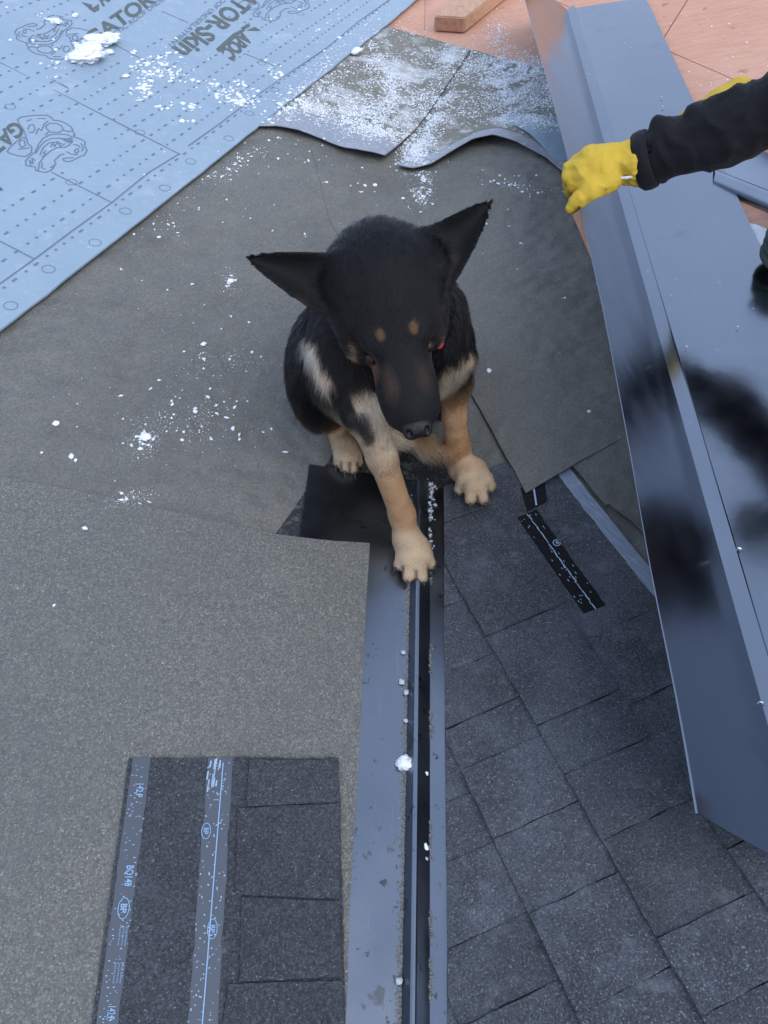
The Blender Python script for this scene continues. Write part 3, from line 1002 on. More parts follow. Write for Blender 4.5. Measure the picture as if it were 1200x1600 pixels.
# ------------------------------------------------------------------ signed distance modelling: smooth bodies as one surface
class Body:
    """union of round cones and ellipsoids with soft joints; every primitive carries a colour, a hair flow and a hair length"""

    def __init__(self):
        self.p = []

    def cone(self, a, b, ra, rb, k=.02, col=(.01, .01, .01), flow=None, fur=.012, carve=False):
        a = np.array(a, float); b = np.array(b, float)
        fl = (b - a) if flow is None else np.array(flow, float)
        self.p.append(('c', a, b, ra, rb, k, np.array(col), fl / (np.linalg.norm(fl) + 1e-9), fur, carve))

    def ball(self, c, r, axes=None, k=.02, col=(.01, .01, .01), flow=(0, 0, -1), fur=.012, carve=False):
        c = np.array(c, float); r = np.array(r if np.ndim(r) else (r, r, r), float)
        A = np.eye(3) if axes is None else np.array(axes, float)
        fl = np.array(flow, float)
        self.p.append(('e', c, A, r, None, k, np.array(col), fl / (np.linalg.norm(fl) + 1e-9), fur, carve))

    def plate(self, tip, b1, b2, toward, w_exp=.75, cup=.25, th=.005, k=.01, col=(.01, .01, .01), fur=.006, fold=0.0):
        """an ear: cupped, tapering leaf from the base b1-b2 to the tip"""
        tip, b1, b2 = (np.array(v, float) for v in (tip, b1, b2))
        m = (b1 + b2) / 2
        u = tip - m; L = np.linalg.norm(u); u = u / L
        v = b2 - b1; v = v - (v @ u) * u; W = np.linalg.norm(v) / 2; v = v / np.linalg.norm(v)
        n = np.cross(u, v)
        if n @ (np.array(toward) - m) < 0: n = -n
        self.p.append(('p', m, np.stack([u, v, n]), (L, W, w_exp, cup, th, fold), None, k, np.array(col), u, fur, False))

    @staticmethod
    def dist(pr, X):
        if pr[0] == 'c':
            a, b, ra, rb = pr[1:5]
            ba = b - a; l2 = ba @ ba; rr = ra - rb; a2 = l2 - rr * rr; il2 = 1 / l2
            pa = X - a; y = pa @ ba; z = y - l2
            xx = pa * l2 - ba * y[..., None]
            x2 = (xx * xx).sum(-1); y2 = y * y * l2; z2 = z * z * l2
            kk = np.sign(rr) * rr * rr * x2
            d = (np.sqrt(np.maximum(x2 * a2 * il2, 0)) + y * rr) * il2 - ra
            c1 = np.sign(z) * a2 * z2 > kk
            c2 = np.sign(y) * a2 * y2 < kk
            d = np.where(c2, np.sqrt(x2 + y2) * il2 - ra, d)
            d = np.where(c1, np.sqrt(x2 + z2) * il2 - rb, d)
            return d
        if pr[0] == 'e':
            q = (X - pr[1]) @ pr[2].T
            k0 = np.sqrt(((q / pr[3]) ** 2).sum(-1)); k1 = np.sqrt(((q / pr[3] ** 2) ** 2).sum(-1)) + 1e-9
            return k0 * (k0 - 1) / k1
        q = (X - pr[1]) @ pr[2].T
        L, W, e, cup, th, fold = pr[3]
        t = np.clip(q[..., 0] / L, 0, 1)
        w = W * (1 - t ** 1.35) ** e + .002
        s = q[..., 1] / w
        off = cup * W * (np.clip(s, -1.3, 1.3) ** 2) * (1 - .5 * t) + fold * t * t * L
        d = np.abs(q[..., 2] - off) * .85 - th * (1 - .55 * t)
        d = np.maximum(d, (np.abs(q[..., 1]) - w) * .8)
        d = np.maximum(d, np.maximum(-q[..., 0] - .02, q[..., 0] - L))
        return d

    def bounds(self):
        lo, hi = [], []
        for pr in self.p:
            if pr[9]: continue
            if pr[0] == 'c':
                for c, r in ((pr[1], pr[3]), (pr[2], pr[4])): lo.append(c - r); hi.append(c + r)
            elif pr[0] == 'e':
                r = pr[3].max(); lo.append(pr[1] - r); hi.append(pr[1] + r)
            else:
                r = pr[3][0] + pr[3][1]; lo.append(pr[1] - r); hi.append(pr[1] + r)
        return np.min(lo, 0), np.max(hi, 0)

    def field(self, vox):
        lo, hi = self.bounds()
        lo = lo - 4 * vox; hi = hi + 4 * vox
        n = np.ceil((hi - lo) / vox).astype(int) + 1
        D = np.full(n, 1.0, np.float32)
        for pr in self.p:
            k = pr[5]
            mg = k + 3 * vox
            b = Body(); b.p = [pr[:9] + (False,)]
            l, h = b.bounds()
            i0 = np.maximum(0, np.floor((l - mg - lo) / vox).astype(int)); i1 = np.minimum(n, np.ceil((h + mg - lo) / vox).astype(int) + 1)
            g = np.stack(np.meshgrid(*[lo[a] + vox * np.arange(i0[a], i1[a]) for a in range(3)], indexing='ij'), -1)
            d = self.dist(pr, g)
            sl = tuple(slice(i0[a], i1[a]) for a in range(3))
            o = D[sl]
            if pr[9]:
                hh = np.maximum(k - np.abs(o + d), 0) / k
                D[sl] = np.maximum(o, -d) + hh * hh * k * .25
            else:
                hh = np.maximum(k - np.abs(o - d), 0) / k
                D[sl] = np.minimum(o, d) - hh * hh * k * .25
        return D, lo

    def surface(self, vox, smooth=1):
        """naive surface nets"""
        D, lo = self.field(vox)
        ins = D < 0
        n = np.array(D.shape)
        c = ins[:-1, :-1, :-1]
        cnt = np.zeros(n - 1, np.int8)
        cor = [(i, j, k) for i in (0, 1) for j in (0, 1) for k in (0, 1)]
        for i, j, k in cor:
            cnt += ins[i:n[0] - 1 + i, j:n[1] - 1 + j, k:n[2] - 1 + k]
        act = (cnt > 0) & (cnt < 8)
        cells = np.argwhere(act)
        idx = np.full(n - 1, -1, np.int64); idx[act] = np.arange(len(cells))
        acc = np.zeros((len(cells), 3)); num = np.zeros(len(cells))
        for a in cor:
            for ax in range(3):
                if a[ax]: continue
                b = list(a); b[ax] = 1
                da = D[cells[:, 0] + a[0], cells[:, 1] + a[1], cells[:, 2] + a[2]]
                db = D[cells[:, 0] + b[0], cells[:, 1] + b[1], cells[:, 2] + b[2]]
                cr = (da < 0) != (db < 0)
                t = np.where(cr, da / (da - db + 1e-12), 0)
                p = np.array(a, float)[None].repeat(len(cells), 0); p[:, ax] += t
                acc[cr] += p[cr]; num[cr] += 1
        V = lo + vox * (cells + acc / num[:, None])
        Q = []
        for ax in range(3):
            sl0 = [slice(1, n[0] - 1), slice(1, n[1] - 1), slice(1, n[2] - 1)]
            sl1 = list(sl0)
            sl0[ax] = slice(0, n[ax] - 1); sl1[ax] = slice(1, n[ax])
            a = ins[tuple(sl0)]; b = ins[tuple(sl1)]
            e = np.argwhere(a != b)
            off = np.array([1, 1, 1]); off[ax] = 0
            e = e + off
            u, v = [(1, 2), (2, 0), (0, 1)][ax]
            def cell(du, dv):
                q = e.copy(); q[:, u] -= du; q[:, v] -= dv
                return idx[q[:, 0], q[:, 1], q[:, 2]]
            f = np.stack([cell(1, 1), cell(0, 1), cell(0, 0), cell(1, 0)], -1)
            s = ins[e[:, 0], e[:, 1], e[:, 2]]
            f[~s] = f[~s][:, ::-1]
            Q.append(f)
        Q = np.concatenate(Q)
        for _ in range(smooth):
            s = np.zeros_like(V); w = np.zeros(len(V))
            for i in range(4):
                np.add.at(s, Q[:, i], V[Q[:, (i + 1) % 4]] + V[Q[:, (i - 1) % 4]]); np.add.at(w, Q[:, i], 2)
            V = V * .5 + .5 * s / w[:, None]
        return V, Q

    def blend(self, X, soft=.006):
        """colour, flow and hair length at points, weighted by the nearness of the primitives"""
        W = np.zeros(len(X)); Cc = np.zeros((len(X), 3)); Fl = np.zeros((len(X), 3)); H = np.zeros(len(X))
        ds = [self.dist(pr, X) for pr in self.p if not pr[9]]
        prs = [pr for pr in self.p if not pr[9]]
        mn = np.min(ds, 0)
        for pr, d in zip(prs, ds):
            w = np.exp(-np.clip((d - mn) / soft, 0, 40))
            W += w; Cc += w[:, None] * pr[6]; Fl += w[:, None] * pr[7]; H += w * pr[8]
        return Cc / W[:, None], Fl / W[:, None], H / W


def vnormals(V, Q):
    n = np.cross(V[Q[:, 2]] - V[Q[:, 0]], V[Q[:, 3]] - V[Q[:, 1]])
    N = np.zeros_like(V)
    for i in range(4): np.add.at(N, Q[:, i], n)
    return N / (np.linalg.norm(N, axis=1, keepdims=True) + 1e-12)


# ------------------------------------------------------------------ the bent panel the worker holds
Rb = on(1265, 1367, .028); Rt = on(886, 15, .028)
PAX = Rt - Rb; PL = np.linalg.norm(PAX); PAX = PAX / PL
LEFT = [(1090, 1271), (1078, 1200), (1060, 1100), (1037, 990), (1015, 880), (990, 735), (966, 605), (940, 470), (912, 350), (885, 235), (851, 110), (820, 0), (806, -58)]


def left_point(px, py, w=.285):
    d = ray(px, py)
    o = CAM - Rb
    dp = d - (d @ PAX) * PAX; op = o - (o @ PAX) * PAX
    a = dp @ dp; b = 2 * dp @ op; c = op @ op - w * w
    disc = b * b - 4 * a * c
    t = (-b - math.sqrt(max(disc, 0))) / (2 * a)
    return CAM + t * d


def right_dir():
    n = np.array([-K, 0, 1.0]); n -= (n @ PAX) * PAX; n /= np.linalg.norm(n)
    s = np.cross(PAX, n)
    a = math.radians(-3)
    return s * math.cos(a) + n * math.sin(a), n * math.cos(a) - s * math.sin(a)


RS, RN = right_dir()
panel = tag(empty('bent_metal_panel', Rb), 'long dark glossy bent metal valley panel with a ridged fold, held by the yellow glove', 'metal panel')
NP_ = 60
lp_ = [polyline_at(LEFT, i / NP_) for i in range(NP_ + 1)]
LP = np.array([left_point(*p) for p in lp_])
# even out the traced edge a little
for _ in range(6):
    LP[1:-1] = .5 * LP[1:-1] + .25 * (LP[2:] + LP[:-2])
RP = np.array([Rb + PAX * PL * i / NP_ for i in range(NP_ + 1)])


def grid_part(name, G, m, parent, th=.0009, offset=0):
    n0, n1 = G.shape[:2]
    idx = np.arange(n0 * n1).reshape(n0, n1)
    Fq = np.stack([idx[:-1, :-1], idx[1:, :-1], idx[1:, 1:], idx[:-1, 1:]], -1).reshape(-1, 4)
    o = np_obj(name, G.reshape(-1, 3), Fq, m, parent)
    s = o.modifiers.new('thickness', 'SOLIDIFY'); s.thickness = th; s.offset = offset
    es = o.modifiers.new('crisp', 'EDGE_SPLIT'); es.split_angle = math.radians(40)
    return o


G = np.zeros((NP_ + 1, 9, 3))
for i in range(NP_ + 1):
    a = RP[i]; b = LP[i]
    for j in range(9):
        f = j / 8
        G[i, j] = b + (a - b) * f + RN * (-.006 * math.sin(math.pi * f) + .002 * math.sin(i * .31 + 1) * math.sin(math.pi * f))
grid_part('left_flange', G, M['panel'], panel)
# turned hem along the raised edge
G2 = np.zeros((NP_ + 1, 4, 3))
hd = (G[:, 1] - G[:, 0]); hd /= np.linalg.norm(hd, axis=1, keepdims=True)
hn = np.cross(hd, PAX); hn *= np.sign((hn @ (np.array([-1, 0, .2])))[:, None])
for i in range(NP_ + 1):
    g = G[i, 0]
    w_ = .0016 + .004 * max(0, 1 - i / 9.0)
    G2[i, 0] = g + hn[i] * .0004
    G2[i, 1] = g - hd[i] * .0012 + hn[i] * .0015
    G2[i, 2] = g + hd[i] * w_ * .4 + hn[i] * .0022
    G2[i, 3] = g + hd[i] * w_ + hn[i] * .003
grid_part('hem', G2, M['panel'], panel, th=.0007)
rw, rh = .030, .009
G = np.zeros((NP_ + 1, 6, 3))
for i in range(NP_ + 1):
    a = RP[i]
    pr = [(0, 0), (.002, .0006), (rw - .0085, .0108), (rw - .0065, .0112), (rw - .005, .0100), (rw, -.0006)]
    for j, (x, z) in enumerate(pr):
        G[i, j] = a + RS * x + RN * z
grid_part('fold_ridge', G, M['panel'], panel)
G = np.zeros((NP_ + 1, 9, 3))
wr_ = .248
for i in range(NP_ + 1):
    a = RP[i] + RS * rw
    for j in range(9):
        f = j / 8
        G[i, j] = a + RS * wr_ * f + RN * (.0015 * math.sin(math.pi * f) + .0015 * math.sin(i * .23) * math.sin(math.pi * f))
grid_part('right_flange', G, M['panel'], panel)

# flakes of snow caught on the panel
P, Z = [], []
def on_right(px, py, lift=.002):
    d = ray(px, py); P0 = Rb + RS * rw
    t = ((P0 - CAM) @ RN) / (d @ RN)
    return CAM + t * d + RN * (lift + .005)
for px, py, w in [(1072, 545, .003), (1152, 514, .0025), (1176, 486, .002), (1048, 465, .002), (1032, 670, .003), (1065, 585, .0025), (1154, 860, .005), (1124, 788, .003), (1034, 400, .002), (985, 78, .004), (975, 70, .003), (918, 105, .004), (920, 120, .004), (928, 140, .003), (1035, 170, .004), (1033, 155, .003), (940, 180, .003), (1128, 348, .003), (1170, 1050, .004), (1187, 1100, .004), (1195, 1188, .008), (1190, 1180, .006)]:
    P.append(on_right(px, py)); Z.append(w * .55)
tag(lumps('snow_flakes', np.array(P), Z, M['snow'], flat=.4), 'snow flakes caught on the metal panel', kind='stuff')

# ------------------------------------------------------------------ the worker: jacket, gloves; the rest is outside the picture
edge_i = min(range(NP_ + 1), key=lambda i: abs(proj(LP[i])[1] - 285))
GL = LP[edge_i]
ZG = (GL - CAM) @ FWD
print('glove depth', ZG, GL)
worker = tag(empty('person', (1.75, 1.55, K * 1.75)), 'worker reaching in from the right in black jacket and yellow leather gloves', 'person')
body = Body()
skin = (.5, .3, .22)
shR = np.array([.96, 1.30, .90]); shL = np.array([1.03, 1.66, .95]); pel = np.array([1.58, 1.52, .86]); hd_ = np.array([.80, 1.54, 1.16])
chest = (shR + shL) / 2 + np.array([.12, 0, -.03])
for a, b, ra, rb in [(chest, pel, .15, .15), (shR, shL, .085, .085), (chest, (shR + shL) / 2 + np.array([-.06, 0, .08]), .08, .06), ((shR + shL) / 2 + np.array([-.03, 0, .06]), hd_, .055, .06)]:
    body.cone(a, b, ra, rb, k=.06)
body.ball(hd_ + np.array([-.03, 0, .03]), (.09, .078, .115), k=.03)
kR = np.array([1.62, 1.25, K * 1.6 + .10]); kL = np.array([1.62, 1.86, K * 1.6 + .10]); fR = np.array([2.05, 1.25, K * 2.05 + .06]); fL = np.array([2.05, 1.86, K * 2.05 + .06])
for kk_, ff in ((kR, fR), (kL, fL)):
    body.cone(pel, kk_, .11, .075, k=.05); body.cone(kk_, ff, .065, .045, k=.03); body.cone(ff, ff + np.array([.12, 0, -.02]), .045, .03, k=.02)
V, Q = body.surface(.014, 3)
np_obj('body', V, Q, M['trousers'], worker)
bt = Body()  # black form added to stand for the shadow beneath the rolled flashing
b0 = np.array(on(1232, 345, .035)); bt.cone(b0, b0 + np.array([.20, .06, .01]), .042, .05, k=.02); bt.cone(b0 + np.array([.19, .05, .0]), b0 + np.array([.26, .08, .14]), .05, .055, k=.03)
V, Q = bt.surface(.008, 2)
np_obj('shadow_filler', V, Q, M['black'], worker)
hb = Body(); hb.ball(hd_ + np.array([-.02, 0, .06]), (.10, .09, .105), k=.02)
V, Q = hb.surface(.012, 2)
np_obj('knit_cap', V, Q, M['black'], worker)

jk = Body()
jk.cone(chest, pel, .175, .165, k=.06); jk.cone(shR, shL, .11, .11, k=.06)
zw = ZG - .045
wr1 = at(1004, 252, zw); el1 = at(1266, 154, 1.42)
print('elbow', el1, 'wrist', wr1)
fa = el1 - wr1
jk.cone(wr1 - fa * .0, wr1 + fa * .55, .050, .060, k=.02); jk.cone(wr1 + fa * .5, el1, .060, .066, k=.03); jk.cone(el1, shR, .072, .095, k=.04)
# folds in the sleeve
r_ = np.random.default_rng(4)
fd = fa / np.linalg.norm(fa)
side = np.cross(fd, FWD); side /= np.linalg.norm(side)
for f, s1, s2, rr in [(.09, .9, -.2, .024), (.135, .55, -.75, .020), (.21, -.55, .6, .020), (.30, .75, .1, .022), (.37, .1, -.9, .018), (.46, -.7, .2, .022), (.55, .8, -.3, .022), (.70, .2, -.9, .024), (.80, .8, .3, .022)]:
    c0 = wr1 + fa * f + side * .048 * s1 - FWD * .040; c1 = wr1 + fa * (f + .09) + side * .048 * s2 - FWD * .042
    jk.cone(c0, c1, rr * .8, rr * .55, k=.014)
gl2c = on_right(1096, 160, .03)
z2 = (gl2c - CAM) @ FWD
wr2 = at(1162, 162, z2 - .05); el2 = at(1330, 120, z2 - .25)
jk.cone(wr2, el2, .05, .062, k=.02); jk.cone(el2, shL, .066, .09, k=.04)
# hollow cuff
jk.cone(wr1 - fd * .05, wr1 + fd * .012, .044, .044, k=.004, carve=True)
V, Q = jk.surface(.0065, 2)
def fold_noise(v):
    a = (v - wr1) @ fd
    q = v - wr1 - a * fd
    p = fd * a * 19 + q * 11 + np.array([0, 0, a * 9])
    return (1 - abs(mnoise.noise(Vector(p)))) ** 4 * 1.25 - .45 + .3 * mnoise.noise(Vector(v * 40))
nz = np.array([fold_noise(v) for v in V])
V = V + vnormals(V, Q) * (nz * .0062)[:, None]
np_obj('jacket', V, Q, M['sleeve'], worker)
# cuff hem: a band round the sleeve end
def ring(name, c, axis, r0, r1, m, parent, ell=(1, 1), seg=40, tube=.006, up=None):
    axis = axis / np.linalg.norm(axis)
    u = np.cross(axis, FWD if up is None else up); u /= np.linalg.norm(u); v = np.cross(axis, u)
    V, Fc = [], []
    for i in range(seg):
        a = 2 * math.pi * i / seg
        for j in range(8):
            b = 2 * math.pi * j / 8
            rad = r0 + math.cos(b) * tube
            V.append(c + (u * math.cos(a) * ell[0] + v * math.sin(a) * ell[1]) * rad + axis * math.sin(b) * r1)
    for i in range(seg):
        for j in range(8):
            Fc.append((i * 8 + j, ((i + 1) % seg) * 8 + j, ((i + 1) % seg) * 8 + (j + 1) % 8, i * 8 + (j + 1) % 8))
    return mesh_obj(name, V, Fc, m, parent, smooth=True)
ring('cuff', wr1 + fd * .006, fd, .0535, .017, M['sleeve'], worker)

gv_ = Body()
def gp(px, py, dz=0.0): return at(px, py, zw + dz)
gv_.cone(gp(1007, 251, .0), gp(990, 253, .0), .050, .045, k=.01)          # gauntlet
gv_.cone(gp(990, 253), gp(972, 257), .043, .029, k=.008)
gv_.cone(gp(972, 257), gp(934, 262, .0), .029, .038, k=.012)             # back of the hand
gv_.cone(gp(950, 246), gp(922, 250, .005), .027, .026, k=.02)
gv_.cone(gp(948, 272), gp(925, 280, .005), .026, .024, k=.02)
fing = [((922, 286), (899, 288), (893, 299), .0165), ((912, 274), (891, 276), (889, 288), .0165), ((910, 260), (892, 264), (890, 276), .016), ((918, 247), (902, 252), (897, 264), .0145)]
for i, (a, b, c, r) in enumerate(fing):
    gv_.cone(gp(*a, -.006), gp(*b, .016), r * 1.05, r, k=.005)
    gv_.cone(gp(*b, .016), gp(*c, .075), r, r * .85, k=.004)
    gv_.cone(gp(*c, .075), gp(c[0] + 16, c[1] + 6, .105), r * .85, r * .7, k=.005)
# thumb leaves the near side of the palm and points down along the edge
gv_.cone(gp(952, 284, -.004), gp(922, 299, -.006), .021, .0175, k=.016)
gv_.cone(gp(922, 299, -.006), gp(903, 313, .004), .0175, .0155, k=.008)
gv_.cone(gp(903, 313, .004), gp(892, 325, .014), .0155, .0118, k=.006)
# gathered leather at the wrist
for k_ in range(9):
    a = k_ / 8
    gv_.cone(gp(971 - 3 * math.sin(a * 3), 236 + 42 * a, -.031 * math.sin(a * 3.1)), gp(990, 224 + 60 * a, -.047 * math.sin(a * 3.1)), .0042, .0080, k=.003)
V, Q = gv_.surface(.0028, 2)
nz = np.array([(1 - abs(mnoise.noise(Vector(v * 34)))) ** 4 * .9 - .35 + mnoise.noise(Vector(v * 80)) * .35 for v in V])
V = V + vnormals(V, Q) * (nz * .0030)[:, None]
g1 = np_obj('glove', V, Q, M['glove'], worker)
gax = gp(1006, 252) - gp(984, 254)
ring('cuff_binding', gp(1006, 251), gax, .0465, .005, M['glove'], g1, tube=.0045)
cs_ = [gp(971, 278, -.022), gp(979, 277.5, -.027), gp(987, 276, -.031)]
gb = Body()
for a, b in zip(cs_[:-1], cs_[1:]): gb.cone(a, b, .0030, .0030, k=.002)
V, Q = gb.surface(.0014, 1)
np_obj('label_tab', V, Q, M['glove_tag'], g1)

g2 = Body()
def gq(px, py, dz=0.0): return at(px, py, z2 - .04 + dz)
g2.cone(gq(1154, 148), gq(1126, 164), .046, .042, k=.02); g2.cone(gq(1126, 164), gq(1094, 182), .042, .038, k=.02)
for i in range(4):
    y = 168 + i * 9
    g2.cone(gq(1094 - i * 2, y + 4), gq(1074 - i, y + 12, .012), .016, .015, k=.008); g2.cone(gq(1074 - i, y + 12, .012), gq(1062, y + 18, .03), .015, .012, k=.006)
g2.cone(gq(1110, 200), gq(1085, 212, .02), .018, .014, k=.01)
V, Q = g2.surface(.0038, 2)
np_obj('glove', V, Q, M['glove'], worker)

# ------------------------------------------------------------------ things half hidden at the right edge
fo = tag(empty('metal_flashing', on(1180, 270)), 'flat grey metal flashing with a rolled edge lying right of the panel, under the sleeve', 'flashing')
q = [on(1075, 225, .03), on(1330, 330, .03)]
nn = 24
def bend(name, rowsP, m, parent, th=.001):
    return grid_part(name, np.array(rowsP), m, parent, th=th)
rows = []
for i in range(nn + 1):
    f = i / nn
    a = on(1095 + 290 * f, 262 + 114 * f, .010); b = on(1135 + 290 * f, 214 + 114 * f, .010)
    a2 = on(1060 + 300 * f, 262 + 118 * f, .05)
    rows.append([b, (a + b) / 2 + np.array([0, 0, .004]), a])
bend('flat_web', rows, M['steel'], fo)
rows = []
for i in range(nn + 1):
    f = i / nn
    c = on(1112 + 290 * f, 274 + 114 * f, .004)
    ex = on(1112 + 290 * f, 304 + 114 * f, .004) - c; ex /= np.linalg.norm(ex)
    rows.append([c + ex * (.030 - .030 * math.cos(a)) + np.array([0, 0, .028 * math.sin(a)]) for a in np.linspace(-.2, math.pi + .9, 14)])
bend('rolled_edge', rows, M['steel'], fo)

rc = tag(empty('rope_coil', on(1230, 405)), 'green ribbed rope coil at the right edge of the photo, below the rolled flashing', 'rope')
cc = np.array(on(1228, 410, .02)); cc = np.array(roof(cc[0], cc[1], .02))
for k_ in range(6):
    o = ring('rope_turn', cc + np.array([.003 * (k_ % 2), .002 * k_, .012 + .019 * k_]), np.array([.1, -.12, 1.0]), .050 + .006 * math.sin(k_ * .9 + .6), .0105, M['green_knit'], rc, tube=.0105)
hk = tag(empty('cord_loop', on(1195, 345)), 'bright blue cord loop on top of the green rope coil', 'cord')
def tube(name, pts, r, m, parent, seg=8):
    V, Fc = [], []
    pts = [np.array(p, float) for p in pts]
    for i, p in enumerate(pts):
        t = pts[min(i + 1, len(pts) - 1)] - pts[max(i - 1, 0)]; t /= np.linalg.norm(t)
        u = np.cross(t, (0.13, .2, 1)); u /= np.linalg.norm(u); v = np.cross(t, u)
        for j in range(seg):
            a = 2 * math.pi * j / seg
            V.append(p + (u * math.cos(a) + v * math.sin(a)) * r)
    for i in range(len(pts) - 1):
        for j in range(seg):
            Fc.append((i * seg + j, i * seg + (j + 1) % seg, (i + 1) * seg + (j + 1) % seg, (i + 1) * seg + j))
    return mesh_obj(name, V, Fc, m, parent, smooth=True)
tube('cord', [cc + np.array([x, y, z]) for x, y, z in [(.03, .0, .135), (-.005, .02, .14), (-.035, .04, .142), (-.05, .06, .14), (-.04, .075, .138), (-.01, .07, .136), (.03, .05, .135), (.06, .03, .13)]], .005, M['cyan_cord'], hk)
sp = tag(empty('snow_patch', on(1180, 400)), 'small snow patch on the deck between panel edge and rope coil', 'snow')
sheet('snow_surface', plan([(1160, 350), (1260, 380), (1280, 460), (1200, 440)]), .006, M['snow'], sp, cell=.03, jitter=.004)
# ------------------------------------------------------------------ the dog
BLK = (.004, .004, .005); TAN = (.42, .25, .135); PALE = (.52, .40, .275); RUST = (.31, .15, .065); GREY = (.06, .045, .035)
dogb = on(655, 720)
dog = tag(empty('dog', dogb), 'black and tan shepherd dog sitting with bowed head, one forepaw on the valley metal', 'dog')
D = Body()

# head frame
HO = at(604, 452, 1.085); HN = at(653, 668, 1.06)
HA = HN - HO; HLEN = np.linalg.norm(HA); HA /= HLEN
HS = at(694, 428, 1.085) - HO; HS -= (HS @ HA) * HA; HS /= np.linalg.norm(HS)
HU = np.cross(HA, HS)
if HU @ (CAM - HO) < 0: HU = -HU
HAX = np.stack([HA, HS, HU])
def hp(a, s, u): return HO + HA * a + HS * s + HU * u
print('head length', HLEN)
back = -HA
fl_top = -HA
# body
hips = at(594, 505, 1.60); hips[2] = .17
wither = at(598, 462, 1.30)
chest_c = at(594, 515, 1.36)
print('hips', hips, 'wither', wither, 'chest', chest_c)
down = np.array([0, -.25, -1.0])
D.cone(chest_c, hips, .112, .125, k=.06, col=BLK, flow=(0, .4, -.9), fur=.030)
D.ball(at(594, 530, 1.34), (.108, .105, .13), k=.05, col=BLK, flow=(0, -.3, -1), fur=.030)
D.ball(hips + np.array([0, .02, -.03]), (.135, .13, .13), k=.05, col=BLK, flow=(0, .5, -.8), fur=.030)
# haunches
D.ball(at(503, 578, 1.44), (.062, .11, .115), k=.04, col=BLK, flow=(-.2, -.2, -1), fur=.026)
D.ball(at(690, 560, 1.52), (.060, .11, .115), k=.04, col=BLK, flow=(.2, -.2, -1), fur=.026)
# neck
D.cone(hp(-.045, 0, -.055), wither, .080, .095, k=.06, col=BLK, flow=wither - HO, fur=.030)
D.cone(hp(.0, 0, -.10), at(604, 570, 1.28), .072, .088, k=.06, col=BLK, flow=down, fur=.030)
# shoulders
D.ball(at(682, 525, 1.25), (.048, .078, .09), k=.04, col=BLK, flow=(.1, -.2, -1), fur=.026)
D.ball(at(528, 565, 1.27), (.045, .075, .09), k=.04, col=BLK, flow=(-.1, -.2, -1), fur=.026)
# right forelimb in the picture
e2 = at(708, 596, 1.37); c2 = at(714, 698, 1.485)
D.cone(at(706, 560, 1.31), e2, .040, .032, k=.03, col=BLK, fur=.018)
D.cone(e2, at(710, 650, 1.43), .030, .0205, k=.02, col=TAN, fur=.006)
D.cone(at(710, 650, 1.43), c2, .0205, .0245, k=.015, col=TAN, fur=.005)
D.cone(c2, at(722, 733, 1.515), .0245, .0235, k=.015, col=TAN, fur=.005)


def paw(cx, cy, toes, h0=.0, heading=(0, 1), r=.0155, spread=1.0, base=None, col=(.53, .385, .245), length=.036, pad=.030):
    """foot with four toes standing on the roof; toes: four pixel positions of the toe tips"""
    c = np.array(on(cx, cy, h0)); c = np.array(roof(c[0], c[1], h0 + .026))
    tips = []
    D.ball(c, (pad, pad * .95, .025), k=.012, col=(.47, .325, .20), flow=(0, -1, -.2), fur=.006)
    for i, (tx_, ty_) in enumerate(toes):
        t = np.array(on(tx_, ty_, h0)); t = np.array(roof(t[0], t[1], h0 + .0135))
        d = t - c
        kn = c + d * .56 + np.array([0, 0, .009])
        ti = c + d * .80; ti[2] = t[2] + .001
        D.cone(c + d * .10, kn, .0150, .0152, k=.008, col=col, fur=.0075)
        D.cone(kn, ti, .0150, .0124, k=.004, col=col, fur=.006)
        tips.append((ti, d / np.linalg.norm(d)))
    return c, tips


HR = .022
cR, tR = paw(736, 752, [(714, 776), (734, 796), (758, 796), (771, 773)], HR)
D.cone(at(722, 733, 1.515), cR, .025, .026, k=.015, col=TAN, fur=.007)
# left forelimb in the picture, stretched forward on to the valley metal
e1 = at(568, 632, 1.255)
D.cone(at(542, 584, 1.25), e1, .046, .036, k=.035, col=BLK, fur=.018)
m1 = at(597, 715, 1.325); c1 = at(628, 803, 1.405)
D.cone(e1, m1, .034, .0245, k=.03, col=PALE, fur=.010)
D.cone(m1, c1, .0245, .0225, k=.015, col=TAN, fur=.005)
D.cone(c1, at(636, 842, 1.425), .0225, .0235, k=.015, col=TAN, fur=.005)
HLp = .010
cL, tL = paw(645, 872, [(620, 894), (636, 916), (662, 918), (676, 892)], HLp, pad=.031)
D.cone(at(636, 842, 1.425), cL, .0245, .026, k=.015, col=PALE, fur=.007)
# hind foot between them
hk_ = at(520, 650, 1.53)
D.cone(at(500, 585, 1.36), at(512, 625, 1.44), .036, .030, k=.03, col=BLK, fur=.022)
D.cone(at(512, 625, 1.44), hk_, .031, .026, k=.02, col=RUST, fur=.012)
D.cone(hk_, at(536, 690, 1.575), .026, .0225, k=.012, col=TAN, fur=.008)
HH = .006
cH, tH = paw(541, 712, [(528, 733), (539, 744), (554, 746), (563, 733)], HH, pad=.025)
D.cone(at(536, 690, 1.575), cH, .0225, .024, k=.012, col=TAN, fur=.007)
